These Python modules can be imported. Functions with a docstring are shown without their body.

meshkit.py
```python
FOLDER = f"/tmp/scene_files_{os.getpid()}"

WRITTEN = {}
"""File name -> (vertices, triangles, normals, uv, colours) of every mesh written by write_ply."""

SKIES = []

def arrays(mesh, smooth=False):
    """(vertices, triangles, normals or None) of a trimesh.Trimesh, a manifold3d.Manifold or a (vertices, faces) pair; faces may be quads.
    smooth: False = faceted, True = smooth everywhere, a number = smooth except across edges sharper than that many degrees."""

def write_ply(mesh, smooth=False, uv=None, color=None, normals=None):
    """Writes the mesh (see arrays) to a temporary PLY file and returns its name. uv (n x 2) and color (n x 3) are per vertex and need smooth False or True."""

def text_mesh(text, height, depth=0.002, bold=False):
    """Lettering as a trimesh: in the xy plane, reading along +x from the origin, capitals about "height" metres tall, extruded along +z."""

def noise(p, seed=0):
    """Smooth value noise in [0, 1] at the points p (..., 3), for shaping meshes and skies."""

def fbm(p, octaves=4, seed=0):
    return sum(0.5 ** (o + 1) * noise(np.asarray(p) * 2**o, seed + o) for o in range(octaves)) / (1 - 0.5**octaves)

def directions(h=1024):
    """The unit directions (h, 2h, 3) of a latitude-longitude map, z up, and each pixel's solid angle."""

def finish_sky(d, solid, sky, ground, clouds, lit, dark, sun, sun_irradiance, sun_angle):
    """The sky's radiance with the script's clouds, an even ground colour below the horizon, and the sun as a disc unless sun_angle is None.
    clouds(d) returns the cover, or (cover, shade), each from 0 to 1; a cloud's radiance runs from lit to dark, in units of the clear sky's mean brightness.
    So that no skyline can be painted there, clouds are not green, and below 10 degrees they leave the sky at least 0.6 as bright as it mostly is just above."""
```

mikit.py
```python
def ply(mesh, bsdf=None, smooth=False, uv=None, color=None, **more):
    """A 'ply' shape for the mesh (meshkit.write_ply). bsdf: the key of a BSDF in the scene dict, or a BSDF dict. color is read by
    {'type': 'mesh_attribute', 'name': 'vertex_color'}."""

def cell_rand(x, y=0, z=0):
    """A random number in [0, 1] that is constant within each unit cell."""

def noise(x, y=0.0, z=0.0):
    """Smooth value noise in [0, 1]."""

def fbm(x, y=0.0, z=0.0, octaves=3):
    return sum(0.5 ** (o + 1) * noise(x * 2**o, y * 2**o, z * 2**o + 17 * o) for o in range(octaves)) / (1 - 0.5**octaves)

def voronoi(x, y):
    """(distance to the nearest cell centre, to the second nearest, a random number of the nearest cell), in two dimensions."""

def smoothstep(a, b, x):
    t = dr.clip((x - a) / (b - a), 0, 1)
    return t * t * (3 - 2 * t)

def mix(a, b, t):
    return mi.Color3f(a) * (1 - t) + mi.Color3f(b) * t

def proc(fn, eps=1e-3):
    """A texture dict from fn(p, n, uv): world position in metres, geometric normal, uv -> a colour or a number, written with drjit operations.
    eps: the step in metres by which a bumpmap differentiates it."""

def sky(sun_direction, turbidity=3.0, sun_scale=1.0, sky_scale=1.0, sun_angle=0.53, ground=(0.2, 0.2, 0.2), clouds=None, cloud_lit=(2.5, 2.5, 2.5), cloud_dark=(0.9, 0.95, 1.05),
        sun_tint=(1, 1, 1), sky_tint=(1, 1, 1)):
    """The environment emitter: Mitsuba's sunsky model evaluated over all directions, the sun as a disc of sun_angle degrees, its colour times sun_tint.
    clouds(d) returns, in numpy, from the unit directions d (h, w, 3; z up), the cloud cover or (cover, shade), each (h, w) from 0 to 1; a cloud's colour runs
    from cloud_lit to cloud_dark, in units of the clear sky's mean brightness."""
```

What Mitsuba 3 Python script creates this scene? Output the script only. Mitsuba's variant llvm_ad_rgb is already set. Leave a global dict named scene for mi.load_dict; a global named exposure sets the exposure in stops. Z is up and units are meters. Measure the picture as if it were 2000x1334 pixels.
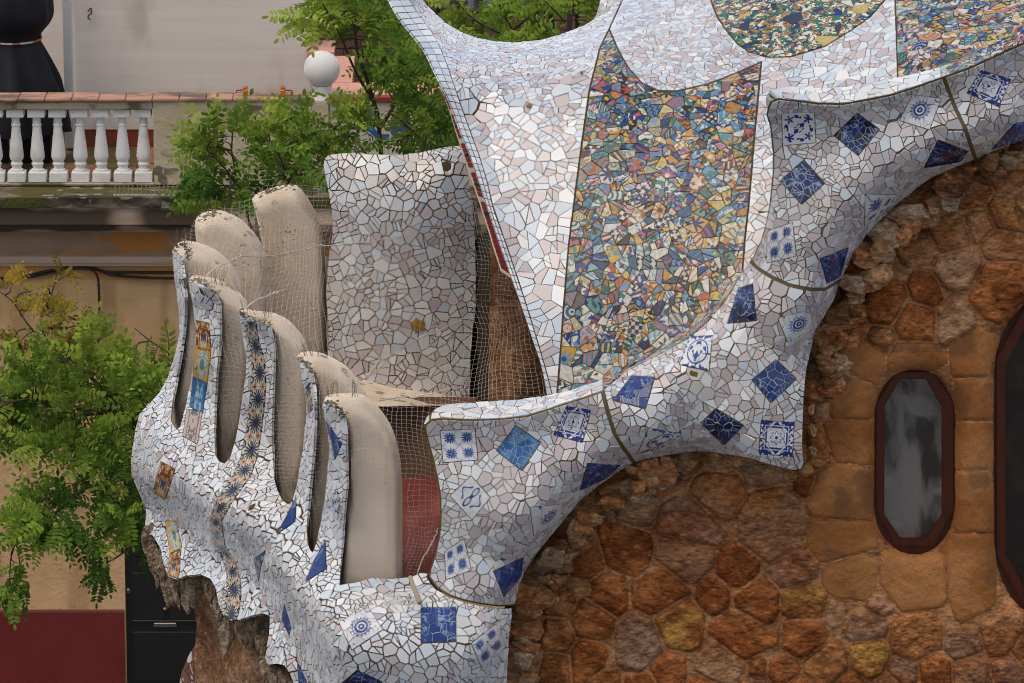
import math, random
import numpy as np, trimesh, mitsuba as mi, drjit as dr, mikit, meshkit, mapbox_earcut
import shapely, shapely.ops
from shapely.geometry import Polygon, LineString, Point, MultiPolygon
from shapely.ops import unary_union
from scipy.interpolate import RBFInterpolator
from scipy.ndimage import map_coordinates
from scipy.spatial import cKDTree
from mikit import noise, fbm, voronoi, cell_rand, smoothstep, mix

# ------------------------------------------------------------------ camera, sky, exposure
T = mi.ScalarTransform4f
PITCH, K, CAM = math.radians(14.0), 1e-4, np.array([0, 0, 14.0])
FWD = np.array([0, math.cos(PITCH), -math.sin(PITCH)])
UPV = np.array([0, math.sin(PITCH), math.cos(PITCH)])
scene, labels = {}, {}
scene['camera'] = {'type': 'perspective', 'fov': math.degrees(2 * math.atan(0.1)), 'fov_axis': 'x', 'near_clip': 0.5, 'far_clip': 2000.0,
                   'to_world': T().look_at(origin=CAM.tolist(), target=(CAM + FWD).tolist(), up=[0, 0, 1])}
def cloud_cover(d):
    n = meshkit.fbm(d * [2.2, 2.2, 4.0] + 5.0, 4, seed=3)
    return np.clip((n - 0.30) * 4.0, 0.25, 1.0), np.clip((n - 0.5) * 2.5, 0, 0.6)
scene['sky'] = mikit.sky((-0.30, -0.30, 0.90), turbidity=3, sun_scale=0.34, sun_angle=50, clouds=cloud_cover, cloud_lit=(2.0, 2.02, 2.06), cloud_dark=(1.1, 1.13, 1.2))
exposure = 1.85

# ------------------------------------------------------------------ placing: a traced point at its own distance
def P(px, py, d):
    px, py, d = np.broadcast_arrays(np.asarray(px, float), np.asarray(py, float), np.asarray(d, float))
    r = FWD + ((px - 1000) * K)[..., None] * np.array([1.0, 0, 0]) - ((py - 667) * K)[..., None] * UPV
    return CAM + r * (d / r[..., 1])[..., None]
def proj(p):
    q = np.asarray(p) - CAM
    z = q @ FWD
    return np.stack([1000 + q[..., 0] / z / K, 667 - (q @ UPV) / z / K], -1)
def d_at_z(px, py, z):
    r = P(px, py, 1.0) - CAM
    return (z - CAM[2]) / r[..., 2]

# ------------------------------------------------------------------ scene entries
def entry(key, shape):
    base, n = key, 0
    while key in scene:
        n += 1
        key = f'{base}_{n:03d}'
    scene[key] = shape
    return key
def add(key, mesh, bsdf, smooth=False, uv=None, color=None, label=None, cat=None, group=None, kind=None):
    key = entry(key, mikit.ply(mesh, bsdf, smooth, uv, color))
    tag(key, label, cat, group, kind)
    return key
def tag(key, label=None, cat=None, group=None, kind=None):
    t = {k: v for k, v in (('label', label), ('category', cat), ('group', group), ('kind', kind)) if v}
    if t: labels[key] = t

def cat_mesh(ms):
    v, f, n = [], [], 0
    for a, b in ms:
        v.append(a); f.append(np.asarray(b) + n); n += len(a)
    return np.vstack(v), np.vstack(f)
def boxm(x0, x1, y0, y1, z0, z1, ch=0.0):
    if ch <= 0:
        m = trimesh.creation.box(bounds=[[x0, y0, z0], [x1, y1, z1]])
        return np.array(m.vertices), np.array(m.faces)
    pts = []
    for sx in (0, 1):
        for sy in (0, 1):
            for sz in (0, 1):
                c = np.array([x1 if sx else x0, y1 if sy else y0, z1 if sz else z0])
                s = np.array([-1 if sx else 1, -1 if sy else 1, -1 if sz else 1]) * ch
                pts += [c + s * [0, 1, 1], c + s * [1, 0, 1], c + s * [1, 1, 0]]
    m = trimesh.convex.convex_hull(np.array(pts))
    return np.array(m.vertices), np.array(m.faces)
def tube(path, rad, n=6):
    path = np.asarray(path, float); m = len(path)
    rad = np.broadcast_to(np.asarray(rad, float), (m,))
    t = np.gradient(path, axis=0); t /= np.maximum(np.linalg.norm(t, axis=1, keepdims=True), 1e-9)
    a = np.cross(t, [0.31, 0.22, 0.92]); a /= np.maximum(np.linalg.norm(a, axis=1, keepdims=True), 1e-9)
    b = np.cross(t, a)
    ang = np.arange(n) * 2 * np.pi / n
    v = (path[:, None] + rad[:, None, None] * (np.cos(ang)[None, :, None] * a[:, None] + np.sin(ang)[None, :, None] * b[:, None])).reshape(-1, 3)
    f = []
    for i in range(m - 1):
        for j in range(n):
            p, q = i * n + j, i * n + (j + 1) % n
            f += [[p, q, q + n], [p, q + n, p + n]]
    for j in range(1, n - 1):
        f += [[0, j + 1, j], [(m - 1) * n, (m - 1) * n + j, (m - 1) * n + j + 1]]
    return v, np.array(f)
def spline(pts, n=40):
    pts = np.asarray(pts, float)
    from scipy.interpolate import CubicSpline, PchipInterpolator
    s = np.r_[0, np.cumsum(np.linalg.norm(np.diff(pts, axis=0), axis=1))]
    return PchipInterpolator(s, pts)(np.linspace(0, s[-1], n))
def earcut(rings):
    pts = np.vstack(rings)
    return mapbox_earcut.triangulate_float64(pts, np.cumsum([len(r) for r in rings]).astype(np.uint32)).reshape(-1, 3).astype(int)

# ------------------------------------------------------------------ smooth shells through measured points
class Surf:
    """A smooth surface through points (px, py, distance)."""
    def __init__(s, pts, bounds, smooth=0.002, step=4, extra=None):
        pts = np.asarray(pts, float)
        rbf = RBFInterpolator(pts[:, :2] / 100, pts[:, 2], kernel='thin_plate_spline', smoothing=smooth, degree=1)
        s.x0, s.y0, s.step = bounds[0] - 60, bounds[1] - 60, step
        nx, ny = int((bounds[2] + 60 - s.x0) / step) + 2, int((bounds[3] + 60 - s.y0) / step) + 2
        gx, gy = np.meshgrid(s.x0 + step * np.arange(nx), s.y0 + step * np.arange(ny))
        g = rbf(np.stack([gx.ravel(), gy.ravel()], 1) / 100).reshape(ny, nx)
        if extra is not None: g = g + extra(gx, gy)
        s.g = g
    def d(s, x, y):
        x, y = np.broadcast_arrays(np.asarray(x, float), np.asarray(y, float))
        return map_coordinates(s.g, [(y.ravel() - s.y0) / s.step, (x.ravel() - s.x0) / s.step], order=1, mode='nearest').reshape(x.shape)
    def p(s, x, y): return P(x, y, s.d(x, y))
    def frame(s, x, y, e=5.0):
        p = s.p(x, y)
        tu, tv = (s.p(x + e, y) - s.p(x - e, y)) / (2 * e), (s.p(x, y + e) - s.p(x, y - e)) / (2 * e)
        n = np.cross(tv, tu)
        a = np.linalg.norm(n, axis=-1)
        n = n / a[..., None]
        n *= np.where(((CAM - p) * n).sum(-1) < 0, -1, 1)[..., None]
        return p, n, a

def parts_of(g):
    if g.is_empty: return []
    return [q for q in getattr(g, 'geoms', [g]) if q.geom_type == 'Polygon' and q.area > 1e-9]
def shell(surf, region, thick=0.15, step=8, back=True, off=0.0):
    """(vertices, faces) of the surface over a region, with sides and a back."""
    v2, tri, index = [], [], {}
    def vid(x, y):
        k = (round(x, 2), round(y, 2))
        if k not in index:
            index[k] = len(v2); v2.append((x, y))
        return index[k]
    for reg in parts_of(region):
        x0, y0, x1, y1 = reg.bounds
        xs = np.arange(math.floor(x0 / step), math.ceil(x1 / step)) * step
        ys = np.arange(math.floor(y0 / step), math.ceil(y1 / step)) * step
        gx, gy = [a.ravel() for a in np.meshgrid(xs, ys)]
        cells = shapely.box(gx, gy, gx + step, gy + step)
        shapely.prepare(reg)
        inside, touch = shapely.contains(reg, cells), shapely.intersects(reg, cells)
        for i in np.nonzero(touch)[0]:
            x, y = gx[i], gy[i]
            if inside[i]:
                a, b, c, d = vid(x, y), vid(x + step, y), vid(x + step, y + step), vid(x, y + step)
                tri += [[a, c, b], [a, d, c]]
            else:
                for q in parts_of(reg.intersection(cells[i])):
                    ring = np.array(q.exterior.coords)[:-1]
                    ids = [vid(*c) for c in ring]
                    e = ring
                    if shapely.geometry.LinearRing(ring).is_ccw is False: pass
                    for t in earcut([ring]):
                        a, b, c = (ring[t[0]], ring[t[1]], ring[t[2]])
                        s = (b[0] - a[0]) * (c[1] - a[1]) - (b[1] - a[1]) * (c[0] - a[0])
                        if abs(s) < 1e-6: continue
                        tri.append([ids[t[0]], ids[t[2]], ids[t[1]]] if s > 0 else [ids[t[0]], ids[t[1]], ids[t[2]]])
    v2, tri = np.array(v2), np.array(tri)
    d = surf.d(v2[:, 0], v2[:, 1])
    if off:
        p, n, _ = surf.frame(v2[:, 0], v2[:, 1])
        front = p + n * off
    else:
        front = P(v2[:, 0], v2[:, 1], d)
    if not back: return front, tri
    rear = front + (P(v2[:, 0], v2[:, 1], d + thick) - P(v2[:, 0], v2[:, 1], d))
    n = len(v2)
    e = np.vstack([tri[:, [0, 1]], tri[:, [1, 2]], tri[:, [2, 0]]])
    keys = {}
    for a, b in e: keys[(a, b)] = 1
    side = [(a, b) for a, b in keys if (b, a) not in keys]
    sf = np.array([[[b, a, a + n], [b, a + n, b + n]] for a, b in side]).reshape(-1, 3) if side else np.zeros((0, 3), int)
    return np.vstack([front, rear]), np.vstack([tri, tri[:, ::-1] + n, sf])

def clip_half(poly, nx, ny, c):
    """Keep the side n . p <= c of a convex polygon."""
    out, m = [], len(poly)
    for i in range(m):
        a, b = poly[i], poly[(i + 1) % m]
        da, db = nx * a[0] + ny * a[1] - c, nx * b[0] + ny * b[1] - c
        if da <= 0: out.append(a)
        if (da < 0 < db) or (db < 0 < da):
            t = da / (da - db)
            out.append((a[0] + t * (b[0] - a[0]), a[1] + t * (b[1] - a[1])))
    return out
def shards(surf, region, r, gap, seed, lift=0.005, thick=0.012, tilt=0.03, split=0.3, size=None, jit=1.0, minarea=0.0):
    """Broken tiles that cover a region of a surface: flat polygons with joints between. Each: v, f, p2 (plane points), px, area (photo pixels), o, e1, e2."""
    rng = np.random.default_rng(seed)
    out = []
    for reg in parts_of(region):
        x0, y0, x1, y1 = reg.bounds
        shapely.prepare(reg)
        want = reg.area * 9e-6 / (r * r) * 14 + 200
        c = rng.uniform((x0, y0), (x1, y1), (int(want * (x1 - x0) * (y1 - y0) / max(reg.area, 1)) + 50, 2))
        c = c[shapely.contains_xy(reg, c[:, 0], c[:, 1])]
        if len(c) < 1: c = np.array([[reg.representative_point().x, reg.representative_point().y]])
        p, n, a = surf.frame(c[:, 0], c[:, 1])
        keep = rng.random(len(c)) < np.clip(a / np.percentile(a, 92), 0.05, 1)
        c, p, n = c[keep], p[keep], n[keep]
        rr = r * (size(c[:, 0], c[:, 1]) if size else np.ones(len(c))) * (1 + jit * rng.uniform(-0.32, 0.32, len(c)))
        tree = cKDTree(p); alive = np.ones(len(c), bool); sites = []
        near = tree.query_ball_point(p, rr)
        for i in range(len(c)):
            if alive[i]:
                sites.append(i)
                alive[near[i]] = False
        c, p, n, rr = c[sites], p[sites], n[sites], rr[sites]
        tree = cKDTree(p)
        for i in range(len(c)):
            o, nn = p[i], n[i]
            e1 = np.cross(nn, [0, 0, 1.0]) if abs(nn[2]) < 0.95 else np.cross(nn, [0, 1.0, 0])
            e1 /= np.linalg.norm(e1); e2 = np.cross(nn, e1)
            R = 4.2 * rr[i]
            poly = [(-R * .7, -R * .7), (R * .7, -R * .7), (R * .7, R * .7), (-R * .7, R * .7)]
            js = [j for j in tree.query_ball_point(o, 2 * R) if j != i and n[j] @ nn > 0.1]
            q = p[js] - o if js else np.zeros((0, 3))
            qx, qy = q @ e1, q @ e2
            for k in np.argsort(qx ** 2 + qy ** 2)[:18]:
                l2 = qx[k] ** 2 + qy[k] ** 2
                if l2 < 1e-10: continue
                poly = clip_half(poly, qx[k], qy[k], l2 / 2)
                if len(poly) < 3: break
            if len(poly) < 3: continue
            world = o + np.array(poly)[:, :1] * e1 + np.array(poly)[:, 1:] * e2
            pp = Polygon(proj(world))
            if not pp.is_valid: pp = pp.buffer(0)
            if reg.contains(pp): pieces = [Polygon(poly)]
            else:
                pieces = []
                for g in parts_of(pp.intersection(reg)):
                    xy = np.array(g.exterior.coords)[:-1]
                    ray = P(xy[:, 0], xy[:, 1], 1.0) - CAM
                    w = CAM + ray * (((o - CAM) @ nn) / (ray @ nn))[:, None] - o
                    pieces.append(Polygon(np.stack([w @ e1, w @ e2], 1)))
            cut = []
            for g in pieces:
                if not g.is_valid: g = g.buffer(0)
                for g in parts_of(g):
                    todo = [g]
                    for level in (1.0, .38):
                        nxt = []
                        for h in todo:
                            if rng.random() < split * level and h.area > 0.5 * r * r:
                                mr = np.array(h.minimum_rotated_rectangle.exterior.coords) if level == 1 else np.zeros((0, 2))
                                if len(mr) == 5:          # across the longer side, somewhat skewed
                                    ea, eb = mr[1] - mr[0], mr[2] - mr[1]
                                    sh = ea if np.hypot(*ea) < np.hypot(*eb) else eb
                                    t = math.atan2(sh[1], sh[0]) + rng.normal(0, .45)
                                else: t = rng.uniform(0, np.pi)
                                cx, cy = h.centroid.coords[0]
                                cx += rng.normal(0, 0.10 * r); cy += rng.normal(0, 0.10 * r)
                                ln = LineString([(cx - 9 * math.cos(t), cy - 9 * math.sin(t)), (cx + 9 * math.cos(t), cy + 9 * math.sin(t))])
                                try: nxt += parts_of(shapely.ops.split(h, ln))
                                except Exception: nxt.append(h)
                            else: nxt.append(h)
                        todo = nxt
                    cut += todo
            for g in cut:
                for g in parts_of(g.buffer(-gap * rng.uniform(0.35, 0.75), join_style=2)):
                    g = g.simplify(0.0015)
                    if g.area < (minarea or 0.04 * r * r) or g.geom_type != 'Polygon': continue
                    xy = np.array(g.exterior.coords)[:-1]
                    if len(xy) < 3: continue
                    if ((np.roll(xy[:, 0], -1) - xy[:, 0]) * (np.roll(xy[:, 1], -1) + xy[:, 1])).sum() > 0: xy = xy[::-1]
                    w = o + xy[:, :1] * e1 + xy[:, 1:] * e2
                    out.append(dict(p2=xy, m=len(xy), w=np.vstack([w, w.mean(0)[None]]), n=nn, rnd=rng.random(4), tl=rng.normal(0, tilt, 2), o=o))
    if not out: return out
    px = proj(np.vstack([t['w'] for t in out]))
    ps = surf.p(px[:, 0], px[:, 1])
    at = 0
    for t in out:                                   # each piece lies flat on the surface under it
        m = t['m']; q = ps[at:at + m + 1]; ppx = px[at:at + m]; at += m + 1
        c = q.mean(0)
        n = np.linalg.svd(q - c)[2][2]
        if n @ t['n'] < 0: n = -n
        if n @ t['n'] < .5: n = t['n']
        h = (q - c) @ n
        a = np.cross(n, [0, 0, 1.0]) if abs(n[2]) < .95 else np.cross(n, [0, 1.0, 0])
        a /= np.linalg.norm(a); b = np.cross(n, a)
        flat = q[:m] - h[:m, None] * n
        if h.max() - h.min() > .009: flat, h = q[:m], np.zeros(m + 1)      # too curved for a flat piece
        top = flat + (lift + min(max(h.max(), 0), .02) + ((flat - c) @ np.stack([a, b], 1)) @ t['tl'])[:, None] * n
        bot = flat - (thick + max(-h.min(), 0)) * n
        p2 = t['p2']
        tf = earcut([p2])
        ea = p2[tf[:, 1]] - p2[tf[:, 0]]; eb = p2[tf[:, 2]] - p2[tf[:, 0]]
        flip = ea[:, 0] * eb[:, 1] - ea[:, 1] * eb[:, 0] < 0
        tf[flip] = tf[flip][:, ::-1]
        i = np.arange(m); j = (i + 1) % m
        t['v'], t['f'] = np.vstack([top, bot]), np.vstack([tf, np.stack([i, i + m, j + m], 1), np.stack([i, j + m, j], 1)])
        t['px'], t['area'] = ppx.mean(0), 0.5 * abs((ppx[:, 0] * np.roll(ppx[:, 1], -1) - np.roll(ppx[:, 0], -1) * ppx[:, 1]).sum())
    return out

PIECES = 300
def put_shards(holder, name, ts, bsdf, col=None, uvf=None, most=PIECES, label=None):
    """The pieces that show largest as parts of the holder, the rest as one."""
    ts = sorted(ts, key=lambda t: -t['area'] if -20 < t['px'][0] < 2020 and -20 < t['px'][1] < 1354 else 0)
    def arr(t):
        c = None if col is None else np.tile(col(t), (len(t['v']), 1))
        u = None if uvf is None else np.vstack([uvf(t), uvf(t)])
        return c, u
    for t in ts[:most]:
        c, u = arr(t)
        add(f'{holder}__{name}', (t['v'], t['f']), bsdf, uv=u, color=c)
    rest = ts[most:]
    if rest:
        cu = [arr(t) for t in rest]
        v, f = cat_mesh([(t['v'], t['f']) for t in rest])
        add(f'{holder}__small_{name}', (v, f), bsdf, uv=None if uvf is None else np.vstack([x[1] for x in cu]),
            color=None if col is None else np.vstack([x[0] for x in cu]), kind='stuff')

# ------------------------------------------------------------------ materials
def C3(r, g=None, b=None):
    return mi.Color3f(r, g, b)
def mat(name, tex, rough=0.6, spec=0.4, bump=None, bump_scale=1.0, two=True, eps=1e-3, **kw):
    tex = {'type': 'rgb', 'value': list(tex)} if isinstance(tex, (tuple, list)) else tex if isinstance(tex, dict) else mikit.proc(tex)
    b = {'type': 'principled', 'base_color': tex, 'roughness': rough, 'specular': spec, **kw}
    if bump is not None: b = {'type': 'bumpmap', 'arbitrary': mikit.proc(bump, eps), 'scale': bump_scale, 'bsdf': b}
    scene[name] = {'type': 'twosided', 'bsdf': b} if two else b
VC = {'type': 'mesh_attribute', 'name': 'vertex_color'}
mat('glazed_mat', VC, rough=0.13, spec=0.7)
mat('matte_vc_mat', VC, rough=0.75, spec=0.3)
def grout_tex(dark, light, moss):
    def fn(p, n, uv):
        a = fbm(p.x * 9, p.y * 9, p.z * 9, 3)
        b = noise(p.x * 60, p.y * 60, p.z * 60)
        m = smoothstep(0.5, 0.62, fbm(p.x * 2.5 + 3, p.y * 2.5, p.z * 2.5, 3))
        return mix(mix(dark, light, 0.6 * a + 0.4 * b), moss, m)
    return fn
mat('roof_grout_mat', grout_tex((0.05, 0.035, 0.02), (0.11, 0.08, 0.05), (0.07, 0.06, 0.02)), rough=0.9, spec=0.2)
mat('parapet_grout_mat', grout_tex((0.09, 0.07, 0.035), (0.17, 0.13, 0.08), (0.12, 0.10, 0.02)), rough=0.9, spec=0.2)
# ------------------------------------------------------------------ glazed pattern materials
def pick(r, cols):
    out = mi.Color3f(*cols[0])
    for i in range(1, len(cols)):
        out = dr.select(r > i / len(cols), mi.Color3f(*cols[i]), out)
    return out
SHARD_BG = [(.58, .48, .24), (.04, .035, .035), (.60, .55, .42), (.55, .57, .56), (.58, .31, .06), (.50, .40, .24), (.06, .22, .20), (.10, .26, .22), (.03, .09, .30), (.36, .15, .08), (.16, .33, .47), (.05, .04, .04), (.48, .34, .34), (.08, .26, .34), (.58, .36, .10), (.10, .24, .42), (.34, .22, .12), (.22, .42, .50), (.18, .32, .30), (.03, .07, .24)]
SHARD_FG = [(.02, .05, .22), (.50, .25, .05), (.66, .64, .58), (.04, .14, .13), (.05, .035, .03), (.13, .30, .48), (.40, .10, .06), (.60, .42, .10), (.62, .62, .60), (.02, .06, .26), (.42, .13, .20), (.66, .64, .58)]
def shard_tex(p, n, uv):
    s = dr.floor(uv.x / 16)
    x, y = uv.x - s * 16 - 8, uv.y - 8
    r1, r2, r3, r4 = (cell_rand(s, k, 7) for k in (1, 2, 3, 4))
    bg, fg, f2 = pick(r1, SHARD_BG), pick(r2, SHARD_FG), pick(r4, SHARD_FG)
    ox, oy = cell_rand(s, 5, 1) - 0.5, cell_rand(s, 6, 1) - 0.5
    r = dr.sqrt((x - ox) ** 2 + (y - oy) ** 2); th = dr.atan2(y - oy, x - ox)
    fr = lambda v: v - dr.floor(v)
    wob = fbm(x * 2.5, y * 2.5, s, 2)
    stripes = fr(x * 2.2); rings = fr(r * 2.4 + 0.2)
    check = fr(0.5 * (dr.floor(x * 3) + dr.floor(y * 3))) * 2
    petals = smoothstep(-.05, .05, 0.55 + 0.25 * dr.cos(th * 8) - r)
    waves = fr(y * 2.0 + 0.22 * dr.abs(fr(x * 2.2) - 0.5) * 4)
    dx, dy = fr(x * 2.2) - .5, fr(y * 2.2) - .5
    dots = smoothstep(.03, -.03, dr.sqrt(dx * dx + dy * dy) - 0.3)
    leaf = smoothstep(.48, .53, wob)
    leaf2 = smoothstep(.56, .60, fbm(x * 3 + 40, y * 3, s, 2))
    key = dr.select((fr(x * 1.6) < .35) | ((fr(y * 1.6) < .35) & (fr(x * .8) < .5)), 1.0, 0.0)
    k = r3 * 9
    m = dr.select(k < 1.2, leaf, dr.select(k < 2.3, dr.select(stripes < .4, 1.0, 0.0), dr.select(k < 3.2, dr.select(rings < .42, 1.0, 0.0), dr.select(k < 3.7, check,
        dr.select(k < 5.0, petals, dr.select(k < 5.9, dr.select(waves < .45, 1.0, 0.0), dr.select(k < 6.5, dots, dr.select(k < 7.2, key, leaf))))))))
    m2 = dr.select(k < 1.2, leaf2, dr.select(k < 2.3, dr.select((stripes > .62) & (stripes < .78), 1.0, 0.0), dr.select(k < 3.2, dr.select((rings > .62) & (rings < .8), 1.0, 0.0),
        dr.select(k < 5.0, dr.select(r < .22, 1.0, 0.0), dr.select(k < 5.9, dr.select((waves > .6) & (waves < .75), 1.0, 0.0), leaf2)))))
    c = mix(mix(bg, fg, m), f2, m2 * 0.95)
    return c * (0.70 + 0.3 * noise(x * 5, y * 5, s))
mat('patterned_mat', shard_tex, rough=0.2, spec=0.35)

def leaf_tex(p, n, uv):
    s = dr.floor(uv.x / 16)
    x, y = uv.x - s * 16 - 8, uv.y - 8
    wx, wy = x * 4.0 + 1.6 * noise(x * 4, y * 4, s), y * 4.0 + 1.6 * noise(x * 4 + 9, y * 4, s)
    a, b, d = fbm(wx, wy, s, 2), fbm(wx + 30, wy, s, 2), fbm(wx + 70, wy + 9, s, 2)
    r = cell_rand(s, 1, 3)
    c = mix((.62, .62, .56), (.035, .15, .09), smoothstep(.46, .49, a))
    c = mix(c, (.36, .17, .06), smoothstep(.57, .60, b))
    c = mix(c, (.025, .04, .13), smoothstep(.64, .67, d))
    solid = pick(cell_rand(s, 2, 5), [(.03, .04, .09), (.01, .03, .26), (.50, .40, .16), (.62, .62, .56)])
    return dr.select(r > .94, solid * (.8 + .3 * a), c)
mat('leaf_tile_mat', leaf_tex, rough=0.2, spec=0.5)

def cobalt_tex(p, n, uv):
    ty = dr.floor(uv.x / 4)
    x, y = uv.x - 4 * ty - 1, uv.y
    wx = x * 5 + 1.6 * fbm(x * 4, y * 4, ty, 2); wy = y * 5 + 1.6 * fbm(x * 4 + 20, y * 4, ty, 2)
    v = dr.abs(fbm(wx * 1.6, wy * 1.6, ty * 3.3, 3) - .5)
    w = fbm(x * 3 + 7, y * 3, ty * 1.7, 2)
    light = cell_rand(ty, 3, 9)
    deep = mix((.003, .008, .05), (.008, .030, .15), smoothstep(.35, .6, w))
    deep = dr.select(light > .72, mix((.03, .12, .34), (.09, .24, .48), smoothstep(.35, .6, w)), dr.select(light > .42, mix((.010, .03, .16), (.022, .07, .27), w), deep))
    c = mix(deep, (.30, .42, .60), smoothstep(.055, .0, v) * smoothstep(.42, .58, w) * .85)
    return dr.select(y > 3, mi.Color3f(.50, .46, .40), c)
mat('cobalt_mat', cobalt_tex, rough=0.13, spec=0.55)

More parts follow.
